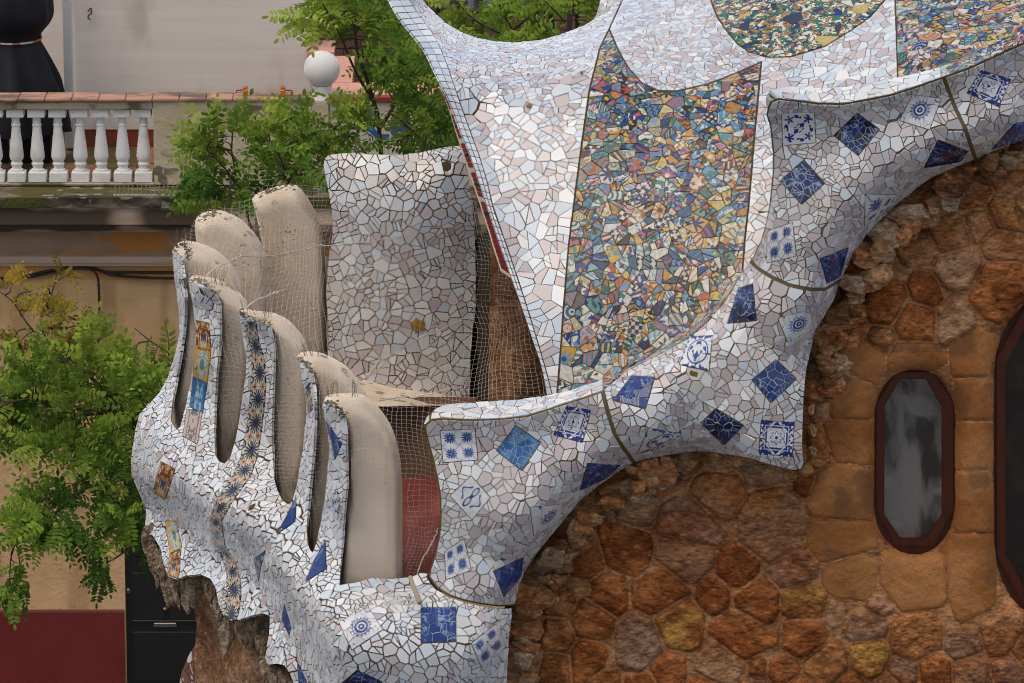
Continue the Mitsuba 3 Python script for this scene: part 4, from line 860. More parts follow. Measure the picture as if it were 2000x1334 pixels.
# small broken rocks packed under the parapet edge
def rock(center, rad, seed, stretch=(1, 1, 1), sub=3, amp=.75):
    m = trimesh.creation.icosphere(subdivisions=sub)
    v = np.array(m.vertices)
    r_ = np.random.default_rng(seed)
    for _ in range(12):                       # chop flat faces
        n = r_.normal(size=3); n /= np.linalg.norm(n); c = r_.uniform(.45, .9)
        k = v @ n - c
        v = v - np.maximum(k, 0)[:, None] * n * .93
    v = v * (1 + amp * (meshkit.fbm(v * 2.2 + seed, 4, seed)[:, None] - .5))
    A = np.linalg.qr(r_.normal(size=(3, 3)))[0]
    v = (v @ A.T * np.asarray(stretch)) * rad + center
    return v, np.array(m.faces)
mat('dark_rock_mat', rock_tex((.28, .17, .10), (.44, .31, .20), (.14, .08, .045)), rough=.95, spec=.15, bump=rough_bump, bump_scale=.03)
mat('rust_rock_mat', rock_tex((.30, .14, .055), (.44, .25, .13), (.17, .07, .03)), rough=.95, spec=.15, bump=rough_bump, bump_scale=.03)
rocks = []
rng = np.random.default_rng(99)
for a, b, w, cnt in [((1000, 1195), (1070, 1070), 52, 20), ((1060, 1075), (1240, 915), 34, 22), ((1235, 912), (1345, 893), 34, 12), ((1580, 780), (1612, 640), 50, 13), ((1600, 660), (1700, 470), 44, 17), ((1690, 470), (1860, 340), 40, 17), ((1850, 345), (2010, 282), 36, 11), ((1010, 1200), (1010, 1345), 24, 8)]:
    for k in range(cnt):
        t = (k + rng.random()) / cnt
        nx, ny = (b[1] - a[1]), -(b[0] - a[0]); L = math.hypot(nx, ny); nx, ny = nx / L, ny / L
        if nx < 0 and ny < 0: nx, ny = -nx, -ny
        if ny < 0 and abs(ny) > abs(nx): nx, ny = -nx, -ny
        if nx < 0 and abs(nx) >= abs(ny): nx, ny = -nx, -ny
        u = rng.random()
        rocks.append((a[0] + (b[0] - a[0]) * t + nx * (w * u + 4), a[1] + (b[1] - a[1]) * t + ny * (w * u + 4), rng.choice([14, 18, 23, 29, 34]) * rng.uniform(.85, 1.15) * (1.1 - .3 * u)))
for i, (x, y, r_) in enumerate(rocks):
    near = OPEN.distance(Point(x, y)) < 30
    if near: continue
    v, f = rock(P(x, y, 29.88 - rng.uniform(0, .12)), r_ * .003, i, (rng.uniform(.9, 1.4), .8, rng.uniform(.7, 1.1)))
    add(f'{G}__rubble_wall__edge_rock', (v, f), str(rng.choice(['dark_rock_mat', 'rust_rock_mat', 'stone_mat_1', 'pillar_mat'])), smooth=30)
for x, y, r_, sx in [(1583, 800, 15, .6), (1586, 840, 16, .6), (1586, 880, 14, .7), (1575, 915, 16, .9), (1545, 928, 12, 1.4), (1500, 920, 10, 1.6), (1440, 903, 9, 1.8), (1400, 893, 9, 1.6)]:
    v, f = rock(P(x, y, 29.78), r_ * .003, int(x), (sx, .7, 1.0))
    add(f'{G}__rubble_wall__edge_rock', (v, f), 'rust_rock_mat', smooth=30)
# windows: frame, glass and the dim room behind
mat('wood_mat', lambda p, n, uv: mix((.045, .008, .004), (.09, .020, .009), fbm(p.x * 40, p.y * 8, p.z * 5, 3)), rough=.3, spec=.5)
scene['glass_mat'] = {'type': 'thindielectric', 'int_ior': 1.5}
mat('pale_curtain_mat', lambda p, n, uv: mix(mix((.05, .045, .045), (.34, .32, .31), smoothstep(.36, .64, fbm(p.x * 9, 1.0, p.z * 2.4, 4))), (.46, .44, .42), smoothstep(.52, .66, fbm(p.x * 4 + p.z * 5, 2.0, p.z * 3 - p.x * 2, 4)) * .8), rough=.9)
mat('dark_room_mat', lambda p, n, uv: mix((.004, .003, .003), (.03, .018, .012), smoothstep(.5, .8, fbm(p.x * 5, 1.0, p.z * 4, 3))), rough=.9)
def flat_ring(outer, inner_, d0, thick):
    """A frame: the ring between two outlines, extruded backward."""
    sf = Surf([(0, 0, d0), (2000, 0, d0), (0, 2000, d0), (2000, 2000, d0)], (1500, 400, 2200, 1300), step=50)
    return shell(sf, outer.difference(inner_), thick, 16)
def octagon(x0, x1, y0, y1, cx, cy0, cy1):
    return Polygon([(x0 + cx, y0), (x1 - cx, y0), (x1, y0 + cy0), (x1, y1 - cy1), (x1 - cx, y1), (x0 + cx, y1), (x0, y1 - cy1), (x0, y0 + cy0)])
def window(name, opening, oct_out, oct_in, back_mat, label, glabel):
    w = entry(f'{G}__{name}', mikit.ply(flat_ring(opening.buffer(4), oct_out, 30.13, .2), 'wood_mat'))
    tag(w, label)
    add(f'{w}__inner_frame', flat_ring(oct_out.buffer(1), oct_in, 30.10, .07), 'wood_mat')
    add(f'{w}__bead', flat_ring(oct_out.buffer(-5), oct_in.buffer(-2), 30.115, .05), 'wood_mat')
    sf = Surf([(0, 0, 30.15), (2000, 0, 30.15), (0, 2000, 30.15), (2000, 2000, 30.15)], (1500, 400, 2200, 1300), step=50)
    add(f'{w}__pane', shell(sf, oct_in.buffer(1.5), .1, 60, back=False), 'glass_mat', label=glabel)
    sb_ = Surf([(0, 0, 30.42), (2000, 0, 30.42), (0, 2000, 30.42), (2000, 2000, 30.42)], (1500, 400, 2200, 1300), step=50)
    add(f'{w}__blind', shell(sb_, opening.buffer(12), .02, 60), back_mat)
window('window', WIN1, octagon(1713, 1861, 728, 1064, 38, 62, 70), octagon(1725, 1841, 738, 1052, 32, 56, 47), 'pale_curtain_mat', 'small octagonal window in a dark red wooden frame', 'dull pane with pale drapery behind it')
window('window', WIN2, octagon(1948, 2180, 590, 1195, 60, 110, 110), octagon(1962, 2166, 612, 1176, 52, 100, 98), 'dark_room_mat', 'larger dark window at the right edge in a red brown frame', 'dark pane of the larger window')
# ------------------------------------------------------------------ rock fringe and stone base under the balcony wall
mat('fringe_mat', rock_tex((.19, .13, .085), (.34, .26, .19), (.10, .075, .045)), rough=.95, spec=.15, bump=rough_bump, bump_scale=.03)
def drip(x, y, w, h, d0, seed, bend=0.0):
    """A hanging rock lobe: broad and craggy above, drawn out to a ragged point below."""
    m = trimesh.creation.icosphere(subdivisions=4); v = np.array(m.vertices)
    r_ = np.random.default_rng(seed + 50)
    v[:, :2] *= (.42 + .58 * np.clip((v[:, 2] + 1) / 1.5, 0, 1) ** .8)[:, None]
    v[:, 0] += bend * (1 - v[:, 2]) ** 2 / 4 + r_.uniform(-.25, .25) * (1 - v[:, 2]) / 2
    for _ in range(8):
        n = r_.normal(size=3) * [1, 1, .4]; n /= np.linalg.norm(n); k = v @ n - r_.uniform(.4, .8)
        v = v - np.maximum(k, 0)[:, None] * n * .9
    q = v * [2.2, 2.2, 1.0]
    ridge = np.abs(meshkit.fbm(q * 1.3 + seed * 3.1, 4, seed) - .5)
    v = v * (1.12 + .9 * (meshkit.fbm(q + seed * 1.7, 4, seed + 9) - .5) - 1.1 * ridge)[:, None]
    s = d0 * K
    c = P(x, y + h / 2, d0)
    return v * [w / 2 * s * 1.3, w / 2 * s * 1.2, h / 2 * s * 1.12] + c, np.array(m.faces)
rg = np.random.default_rng(31)
FR = [((284, 1030), (318, 1095), 31.7, 31.5), ((314, 1080), (345, 1140), 31.5, 31.35), ((340, 1122), (412, 1118), 31.4, 31.05), ((408, 1112), (432, 1180), 31.1, 30.85), ((430, 1180), (470, 1215), 30.95, 30.7), ((460, 1205), (528, 1192), 30.75, 30.4), ((518, 1205), (524, 1310), 30.4, 30.1), ((522, 1292), (575, 1302), 30.1, 29.9)]
DRIPS = []
for (a, b, da, db) in FR:
    n = max(2, int(math.hypot(b[0] - a[0], b[1] - a[1]) / 13))
    for i in range(n):
        t = (i + rg.uniform(.2, .8)) / n
        DRIPS.append((a[0] + (b[0] - a[0]) * t + rg.normal(0, 3), a[1] + (b[1] - a[1]) * t - rg.uniform(2, 16), rg.uniform(17, 36), rg.uniform(36, 82), da + (db - da) * t + rg.uniform(0, .12), rg.normal(0, .3)))
DRIPS += [(446, 1205, 28, 78, 30.75, -.6), (364, 1136, 22, 60, 31.3), (500, 1200, 36, 78, 30.5), (514, 1190, 40, 78, 30.42), (536, 1288, 36, 76, 30.0), (560, 1296, 36, 72, 29.92)]
for i, dd in enumerate(DRIPS):
    add(f'{G}__balcony_wall__rock_lobe', drip(*dd[:5], i, *(dd[5:] or (0,))), 'fringe_mat', smooth=35)
mat('base_stone_mat', rock_tex((.23, .115, .06), (.36, .21, .13), (.15, .065, .03)), rough=.95, spec=.15, bump=rough_bump, bump_scale=.03)
BASE = Surf([(365, 1130, 31.9), (385, 1240, 31.9), (385, 1340, 31.95), (440, 1200, 31.4), (440, 1340, 31.4), (520, 1250, 30.9), (520, 1340, 30.8), (590, 1340, 30.5), (400, 1170, 31.6), (480, 1290, 31.0)], (350, 1100, 620, 1350), smooth=.003, step=3,
            extra=lambda x, y: .22 * (meshkit.fbm(np.stack([x / 45, y / 55, 0 * x], -1), 4, 5) - .5))
add(f'{G}__base_wall', shell(BASE, R([(362, 1130), (376, 1180), (384, 1215), (380, 1290), (386, 1352), (620, 1352), (600, 1310), (540, 1200), (430, 1120)]), .6, 4), 'base_stone_mat', smooth=60, label='rough tan stone base below the hanging rock fringe')
# red and white mosaic dome of the second building at the lower left edge
tag('mosaic_pillar', 'red and white mosaic covered pillar partly hidden at the bottom left', 'pillar')
DOME = Surf([(385, 1260, 33.5), (370, 1290, 33.55), (358, 1310, 33.7), (350, 1340, 33.8), (385, 1340, 33.4), (400, 1350, 33.4), (405, 1270, 33.4)], (340, 1240, 420, 1350))
dome_poly = R([(386, 1254), (374, 1272), (364, 1292), (355, 1315), (349, 1352), (415, 1352), (415, 1250)])
add('mosaic_pillar__core', shell(DOME, dome_poly, .3, 7), 'roof_grout_mat', smooth=50)
put_shards('mosaic_pillar', 'tile', shards(DOME, dome_poly, .055, .005, 61, tilt=.02), 'glazed_mat', lambda t: np.array([(.20, .07, .06), (.62, .58, .56), (.26, .10, .08), (.16, .06, .055)][int(t['rnd'][0] * 4)]))

mat('crust_mat', rock_tex((.30, .27, .20), (.46, .42, .34), (.14, .13, .07)), rough=.95, spec=.1)
rg = np.random.default_rng(8)
for k, (host, pts, d, cnt) in enumerate([('merlon', [(341, 484), (352, 476), (368, 488), (362, 510)], 31.72, 60), ('merlon_001', [(372, 546), (388, 548), (405, 558), (426, 571)], 31.18, 80), ('merlon_002', [(468, 610), (485, 617), (508, 626), (529, 634)], 30.6, 80), ('merlon_003', [(583, 699), (596, 707), (606, 722), (616, 734)], 29.98, 60), ('merlon_004', [(636, 786), (650, 787), (664, 800), (673, 818)], 29.36, 70), ('merlon_005', [(386, 428), (404, 421), (430, 415)], 32.42, 40), ('merlon_006', [(500, 385), (520, 377), (545, 366), (572, 363)], 33.0, 50)]):
    c = spline([P(x, y, d) for x, y in pts], 200)
    ms = []
    for i in range(cnt):
        p = c[int(rg.integers(200))] + rg.normal(0, .010, 3)
        ms.append(rock(p, rg.uniform(.004, .011), k * 100 + i, (1.3, 1, .7), sub=1))
    add(f'{G}__{host}__crust', cat_mesh(ms), 'crust_mat', smooth=30, kind='stuff')
# ------------------------------------------------------------------ street and neighbouring house
DH = 42.0
def X(px, py, d): return float(P(px, py, d)[0])
def Z(py, d): return float(P(1000, py, d)[2])
mat('street_mat', lambda p, n, uv: mix((.06, .055, .05), (.11, .10, .09), fbm(p.x * 2, p.y * 2, 1.0, 4)), rough=.9)
gv = np.array([[-400, -60, 0], [400, -60, 0], [400, 1200, 0], [-400, 1200, 0.0]])
add('street', (gv, np.array([[0, 1, 2], [0, 2, 3]])), 'street_mat', label='grey street pavement between the houses', kind='structure')
def wall_tex(p, n, uv):
    a = fbm(p.x * 1.3, p.y, p.z * 1.3, 4); b = fbm(p.x * 9, p.y, p.z * 9, 3)
    c = mix((.56, .335, .17), (.66, .44, .25), a) * (.86 + .26 * b)
    streak = smoothstep(.48, .72, fbm(p.x * 7, 1.0, p.z * .6, 3))
    return mix(c, (.24, .12, .05), streak * .35)
mat('tan_wall_mat', wall_tex, rough=.9, spec=.2, bump=lambda p, n, uv: fbm(p.x * 40, p.y * 40, p.z * 40, 2), bump_scale=.004)
def frieze_tex(p, n, uv):
    a = fbm(p.x * 1.2, p.y, p.z * 6, 4); b = fbm(p.x * 10, p.y, p.z * 10, 3)
    c = mix((.34, .225, .15), (.46, .32, .22), a) * (.8 + .4 * b)
    o = smoothstep(.50, .60, fbm(p.x * 1.6 + 2, p.y, p.z * 7, 3)) * smoothstep(.45, .6, noise(p.x * .9 + 4.1, 2.0, p.z * 2))
    return mix(c, (.58, .24, .04), o * .85)
mat('frieze_mat', frieze_tex, rough=.9, spec=.2)
def cornice_tex(p, n, uv):
    c = mix((.52, .37, .275), (.64, .48, .38), fbm(p.x * 2.5, p.y, p.z * 12, 3))
    return mix(c, (.035, .025, .018), smoothstep(.54, .66, fbm(p.x * 1.4 + 6, p.y, p.z * 3, 3)) * .9)
mat('cornice_mat', cornice_tex, rough=.9, spec=.2)
def ledge_tex(p, n, uv):
    c = mix((.045, .04, .03), (.16, .14, .11), smoothstep(.4, .7, fbm(p.x * 6, p.y * 9, p.z * 9, 4)))
    c = mix(c, (.085, .078, .024), smoothstep(.50, .66, fbm(p.x * 3 + 3, p.y * 5, p.z * 6, 3)) * .9)
    return mix(c, (.30, .28, .24), smoothstep(.66, .72, fbm(p.x * 9 + 8, p.y * 12, p.z * 9, 3)) * .7)
mat('mossy_ledge_mat', ledge_tex, rough=.95, spec=.15, bump=rough_bump, bump_scale=.02)
orange_band = lambda p, n, uv: mix((.62, .28, .06), (.48, .28, .15), smoothstep(.4, .7, fbm(p.x * 1.5, p.y, p.z * 8, 3)))
mat('orange_band_mat', orange_band, rough=.9)
mat('dado_mat', lambda p, n, uv: mix((.13, .013, .010), (.18, .025, .020), fbm(p.x * 3, p.y, p.z * 3, 4)) * (.9 + .2 * noise(p.x * 60, p.y, p.z * 60)), rough=.6, spec=.3)
mat('dado_edge_mat', (.20, .06, .055), rough=.8)
mat('black_paint_mat', (.012, .011, .011), rough=.35, spec=.5)
mat('metal_mat', (.22, .21, .20), rough=.45, metallic=1.0)
mat('brass_mat', (.42, .24, .10), rough=.3, metallic=1.0)
labels['neighbour_house'] = {'label': 'tan plastered house behind the trees with a stained cornice, dark red dado and black door', 'category': 'house'}
H = 'neighbour_house'
xl, xr = X(-120, 667, DH), X(1260, 667, DH)
xd0, xd1 = X(243, 1100, DH), X(455, 1100, DH)
zc = [Z(v, DH) for v in (440, 497, 517, 546)]
def hb(name, boxes, m, **k): return add(f'{H}__{name}', cat_mesh([boxm(*b) for b in boxes]), m, **k)
hb('wall', [(xl, xd0, DH, DH + .4, 0, zc[3]), (xd0, xd1, DH + .12, DH + .4, 0, zc[3]), (xd1, xr, DH, DH + .4, 0, zc[3]), (xd0 - .001, xd1 + .001, DH, DH + .11, Z(868, DH), zc[3])], 'tan_wall_mat')
hb('orange_band', [(xl, xr, DH - .002, DH + .4, zc[3] + .001, zc[2])], 'orange_band_mat', label='strip of rust orange plaster under the string course')
hb('string_course', [(xl, xr, DH - .05, DH + .4, zc[2], zc[2] + .035), (xl, xr, DH - .085, DH + .4, zc[2] + .035, zc[1])], 'cornice_mat')
hb('frieze', [(xl, xr, DH - .012, DH + .4, zc[1], zc[0])], 'frieze_mat', label='brown frieze band with rust orange stains')
zl = Z(388, DH - .5)
hb('cornice', [(xl, xr, DH - .26, DH + .4, zc[0], zc[0] + .045), (xl, xr, DH - .34, DH + .4, zc[0] + .045, zc[0] + .10), (xl, xr, DH - .42, DH + .4, zc[0] + .10, zl - .09)], 'cornice_mat')
hb('ledge', [(xl, xr, DH - .46, DH + .06, zl - .09, zl)], 'mossy_ledge_mat', label='mossy blackened ledge below the balustrade')
zb = zl + .012
zdd = Z(1195, DH)
hb('dado', [(xl, xd0 - .01, DH - .03, DH - .001, 0, zdd)], 'dado_mat', label='dark red painted dado')
hb('dado_edge', [(xl, xd0 - .01, DH - .024, DH - .002, zdd + .001, zdd + .022)], 'dado_edge_mat')
d_ = hb('door', [(xd0 + .01, xd1, DH + .05, DH + .11, .05, Z(870, DH))], 'black_paint_mat', label='black panelled door with a letter slot')
for a, b, c, e in [(258, 320, 1120, 1215), (330, 395, 1120, 1215), (258, 395, 900, 1090), (258, 395, 1236, 1334)]:
    add(f'{d_}__panel', boxm(X(a, c, DH), X(b, c, DH), DH + .034, DH + .05, Z(e, DH), Z(c, DH), .012), 'black_paint_mat')
add(f'{d_}__rail', boxm(X(258, 1217, DH), X(398, 1217, DH), DH + .025, DH + .05, Z(1217.5, DH), Z(1214, DH), .003), 'black_paint_mat')
add(f'{d_}__letter_slot', boxm(X(299, 1222, DH), X(345, 1222, DH), DH + .022, DH + .05, Z(1228, DH), Z(1218.5, DH), .008), 'metal_mat', label='silver letter slot')
m = trimesh.creation.icosphere(subdivisions=3, radius=.021)
add(f'{d_}__knob', (np.array(m.vertices) + [X(322, 1191, DH), DH + .02, Z(1191, DH)], np.array(m.faces)), 'brass_mat', smooth=True, label='small brass door knob')
def lathe(prof, c, n=28, fold=None):
    prof = np.asarray(prof, float); a = np.arange(n) * 2 * np.pi / n
    r = np.repeat(prof[:, :1], n, 1)
    if fold is not None: r = r * fold(a[None, :], prof[:, 1:2])
    v = np.stack([r * np.cos(a), r * np.sin(a), np.repeat(prof[:, 1:2], n, 1)], -1).reshape(-1, 3) + c
    f = []
    for i in range(len(prof) - 1):
        for j in range(n):
            p, q = i * n + j, i * n + (j + 1) % n
            f += [[p, q, q + n], [p, q + n, p + n]]
    return v, np.array(f)
add(f'{d_}__lock', lathe([(0.001, -.006), (.02, -.006), (.02, .006), (.008, .008), (.001, .008)], [0, 0, 0], 16)[0][:, [0, 2, 1]] * [1, -1, 1] + [X(249, 1157, DH) + .012, DH + .04, Z(1157, DH)] if False else boxm(X(245, 1157, DH), X(254, 1157, DH), DH + .03, DH + .05, Z(1162, DH), Z(1152, DH), .012), 'metal_mat', label='small round lock')
# electric cables
mat('cable_mat', (.018, .017, .016), rough=.5)
for i, (pts, r_) in enumerate([([(-30, 545), (40, 541), (90, 530), (150, 522), (185, 525), (205, 531), (345, 532)], .014), ([(-30, 550), (60, 541), (120, 529), (170, 522), (200, 530), (260, 540), (345, 543)], .009), ([(-30, 546), (80, 537), (150, 525), (190, 527), (215, 538), (345, 545)], .007), ([(160, 524), (184, 530), (192, 548), (194, 590), (192, 640), (192, 700)], .010)]):
    path = spline([P(x, y, DH - .03 - .012 * i) for x, y in pts], 50)
    add('cable', tube(path, r_, 6), 'cable_mat', smooth=True, label=['thick black cable running along the tan house wall, uppermost of the bundle', 'lower black cable of the bundle sagging along the wall', 'thin black cable in the middle of the bundle', 'black cable dropping straight down the tan wall'][i], cat='cable', group='black cables on the tan wall')
# terrace above the ledge: stucco parapet, coping, balusters
def stucco_tex(p, n, uv):
    a = fbm(p.x * 2.2, p.y, p.z * 2.2, 4); b = fbm(p.x * 13, p.y * 13, p.z * 13, 3)
    c = mix((.46, .39, .26), (.62, .54, .40), a) * (.85 + .25 * b)
    spot = smoothstep(.50, .64, b) * smoothstep(.40, .58, fbm(p.x * 1.8 + 5, p.y, p.z * 1.8, 3))
    return mix(c, (.07, .055, .035), spot * .8)
mat('stucco_mat', stucco_tex, rough=.95, spec=.15, bump=rough_bump, bump_scale=.012)
mat('coping_mat', lambda p, n, uv: mix((.42, .23, .17), (.13, .10, .08), smoothstep(.4, .65, fbm(p.x * 5, p.y * 9, p.z, 3))), rough=.85)
mat('white_concrete_mat', lambda p, n, uv: mix((.76, .75, .74), (.62, .59, .56), smoothstep(.5, .75, fbm(p.x * 7, p.y * 7, p.z * 7, 4))), rough=.8, spec=.3)
mat('beam_mat', lambda p, n, uv: mix((.34, .29, .21), (.12, .095, .06), smoothstep(.42, .62, fbm(p.x * 6, p.y * 6, p.z * 9, 4))), rough=.9)
labels['terrace_parapet'] = {'label': 'stained cream parapet of the terrace with a coping of reddish tiles', 'category': 'wall'}
zt = Z(197, DH); zt2 = Z(190, DH)
xa, xb, xc = X(-120, 280, DH), X(300, 280, DH), X(642, 280, DH)
add('terrace_parapet__wall', boxm(xb + .002, xc, DH - .01, DH + .22, zb, zt - .002), 'stucco_mat')
bxs = np.linspace(xa, X(612, 190, DH), 15)
for i in range(14):
    o = (meshkit.noise(np.array([i * 1.7, 0, 0])) - .5) * .012
    add('terrace_parapet__coping_tile', boxm(bxs[i] + .003, bxs[i + 1] - .003, DH - .04 + o, DH + .25, zt, zt + .024 + o * .6, .006), 'coping_mat')
labels['balustrade'] = {'label': 'white concrete balustrade of turned balusters on the mossy ledge', 'category': 'balustrade'}
zb1 = Z(214, DH)
add('balustrade__top_beam', boxm(xa, xb - .002, DH - .015, DH + .2, zb1, zt - .002, .006), 'beam_mat')
add('balustrade__base_beam', boxm(xa, xb - .002, DH - .04, DH + .2, zb, zb + .012), 'beam_mat')
hB = zb1 - zb - .014
px_to = lambda w: w * DH * K * 1.0
for i, bx in enumerate([-52, -11, 30, 71, 112, 155, 196, 238, 279]):
    cx, cz = X(bx, 290, DH), zb + .013
    e = lambda f: f * hB
    prof = [(.072, e(.13)), (.058, e(.135)), (.056, e(.16)), (.040, e(.175)), (.043, e(.21)), (.052, e(.235)), (.046, e(.255)), (.040, e(.265)), (.054, e(.30)), (.061, e(.34)), (.058, e(.40)), (.047, e(.56)), (.037, e(.70)), (.034, e(.745)), (.041, e(.755)), (.041, e(.775)), (.034, e(.785)), (.034, e(.86)), (.046, e(.875)), (.050, e(.885))]
    body = lathe(prof, [cx, DH + .09, cz], 24)
    ps_ = cat_mesh([boxm(cx - .074, cx + .074, DH + .016, DH + .164, cz, cz + e(.132), .004), boxm(cx - .072, cx + .072, DH + .018, DH + .162, cz + e(.884), cz + hB, .004), body])
    add('balustrade__baluster', ps_, 'white_concrete_mat', smooth=35)
# ball finial on its post
m = trimesh.creation.icosphere(subdivisions=4, radius=1.0)
zs, rs = Z(139, DH), 36 * DH * K
labels['ball_finial'] = {'label': 'white stone ball on a short neck standing at the end of the stained parapet', 'category': 'finial'}
add('ball_finial__ball', (np.array(m.vertices) * rs + [X(628, 139, DH), DH + .1, zs], np.array(m.faces)), 'white_concrete_mat', smooth=True)
add('ball_finial__neck', lathe([(.10, zt), (.088, zt + .02), (.075, zt + .05), (.085, zs - rs * .93), (.05, zs - rs * .9)], [X(628, 139, DH), DH + .1, 0], 28), 'white_concrete_mat', smooth=40)
# terrace floor, back walls and what stands on it
zf2 = zb - .012
dback = d_at_z(300, 288, zf2); dback = float(dback)
mat('terrace_floor_mat', lambda p, n, uv: mix(mix((.20, .09, .06), (.26, .14, .09), noise(p.x * 4, p.y * 4)), (.06, .05, .015), smoothstep(.42, .6, fbm(p.x * 3, p.y * 3, 2.0, 4)) * .9), rough=.9)
tx0, tx1 = xa, X(1400, 280, DH)
tag('terrace', 'mossy red tiled terrace floor behind the balustrade', kind='structure')
add('terrace', boxm(tx0, tx1, DH + .05, 48.0, zf2 - .15, zf2), 'terrace_floor_mat')
labels['terrace'] = {'label': 'mossy red tiled terrace floor behind the balustrade', 'kind': 'structure'}
ty = [DH + .24 + .21 * i for i in range(7)]
for i in range(6):
    for j in range(9):
        x0_, x1_ = xa + .32 * j + (.16 if i % 2 else 0), xa + .32 * (j + 1) + (.16 if i % 2 else 0)
        if x1_ < X(310, 280, DH) and ty[i + 1] < dback - .1:
            add('terrace__floor_tile', boxm(x0_ + .004, x1_ - .004, ty[i] + .004, ty[i + 1] - .004, zf2 + .001, zf2 + .012), 'terrace_floor_mat')
def white_tex(p, n, uv):
    c = mix((.71, .64, .595), (.78, .72, .675), fbm(p.x * 1.5, p.y, p.z * 1.5, 4))
    c = mix(c, (.46, .38, .34), smoothstep(.56, .72, fbm(p.x * 2.5 + 4, p.y, p.z * 1.0, 4)) * .6)
    return c * (.96 + .06 * smoothstep(.3, .7, fbm(p.x * 1.2, p.y, p.z * 16, 3)))
mat('white_wall_mat', white_tex, rough=.85, spec=.25)
labels['white_outbuilding'] = {'label': 'pale pinkish white plastered wall standing on the terrace behind the balustrade', 'category': 'wall'}
xw0, xw1 = X(149, 150, dback), X(606, 150, dback)
zwt = Z(-120, dback)
add('white_outbuilding__wall', boxm(xw0, xw1, dback, dback + .5, zf2 + .16, zwt), 'white_wall_mat')
mat('red_skirting_mat', lambda p, n, uv: mix((.26, .05, .03), (.14, .06, .035), smoothstep(.4, .7, fbm(p.x * 5, p.y, p.z * 8, 3))), rough=.85)
add('white_outbuilding__skirting', boxm(xw0, xw1, dback + .015, dback + .5, zf2 + .002, zf2 + .158), 'red_skirting_mat', label='red skirting strip under the flaking white wall')
# flaking patch with a rusty hook
mat('rust_mat', (.12, .055, .03), rough=.9)
labels['rusty_hook'] = {'label': 'rusty bent hook in a chipped patch at the top left of the white wall', 'category': 'hook'}
add('rusty_hook', tube(spline([P(172, 22, dback - .01), P(178, 16, dback - .03), P(179, 26, dback - .045), P(173, 30, dback - .04), P(172, 35, dback - .035), P(177, 38, dback - .03)], 24), .006, 6), 'rust_mat', smooth=True)
labels['rusty_hook'] = {'label': 'rusty bent hook at the top left of the pale wall', 'category': 'hook'}
# far left: recess wall, white post, black covered barbecue
add('recess_wall', boxm(X(-140, 100, dback + .9), xw0 - .03, dback + .9, dback + 1.1, zf2 + .30, zwt), 'white_wall_mat', label='beige wall of the recess at the far top left behind the black cover', cat='wall')
add('recess_kerb', boxm(X(-140, 100, dback + .9), xw0 - .03, dback + .80, dback + 1.08, zf2 + .002, zf2 + .295), 'red_skirting_mat', label='mossy red kerb at the foot of the recess wall', cat='kerb')
mat('post_mat', (.62, .62, .64), rough=.4, spec=.4)
add('door_leaf', boxm(X(124, 100, dback - .12), X(142, 100, dback - .12), dback - .14, dback - .06, zf2 + .02, zwt, .008), 'post_mat', label='narrow light grey door edge standing open beside the pale wall', cat='door')
mat('black_cloth_mat', lambda p, n, uv: mix((.006, .007, .010), (.014, .016, .022), fbm(p.x * 8, p.y * 8, p.z * 3, 3)), rough=.7, spec=.25)
dg = dback - .62
sc = dg * K
prof = [(r_ * sc, Z(y, dg)) for r_, y in [(2, -95), (50, -92), (68, -70), (74, -30), (78, 0), (79, 25), (72, 45), (58, 62), (52, 72), (52, 77), (58, 90), (66, 110), (78, 150), (90, 190), (98, 225), (102, 250)]]
ps_ = spline(prof, 50)
fold = lambda a, z: 1 + (.07 * np.sin(a * 6 + z * 2.0) + .045 * np.sin(a * 11 + 1 + z * 3) + .03 * np.abs(np.sin(a * 8.5 + z * 5)) + .10 * (meshkit.noise(np.stack([np.cos(a) * 2 + 0 * z, np.sin(a) * 2 + 0 * z, z * 3 + 0 * a], -1)) - .5)) * np.clip((Z(60, dg) - z) * 4, .45, 1.7)
labels['covered_barbecue'] = {'label': 'barbecue wrapped in a black cloth cover tied round its middle', 'category': 'barbecue'}
add('covered_barbecue__cover', lathe(ps_, [X(26, 100, dg), dg, 0], 72, fold), 'black_cloth_mat', smooth=True)
mat('tie_mat', lambda p, n, uv: dr.select((p.x * 6 - dr.floor(p.x * 6)) < .6, mi.Color3f(.50, .46, .45), mi.Color3f(.40, .10, .08)), rough=.7)
th = np.linspace(0, 2 * np.pi, 41)
add('covered_barbecue__tie', tube(np.stack([X(26, 74, dg) + 55.5 * sc * np.cos(th), dg + 55.5 * sc * np.sin(th), Z(74, dg) + .01 * np.sin(th)], 1), .010, 6), 'tie_mat', smooth=True, label='white and red cord tied round the cover')
for k, (a, b) in enumerate([(8, 232), (52, 236), (92, 234)]):
    add('covered_barbecue__leg', boxm(X(a - 7, 240, dg), X(a + 7, 240, dg), dg - .1, dg + .1, zf2 + .012, Z(238, dg)), 'black_cloth_mat')
mat('orange_plastic_mat', (.55, .17, .01), rough=.4); mat('red_plastic_mat', (.40, .03, .02), rough=.4)
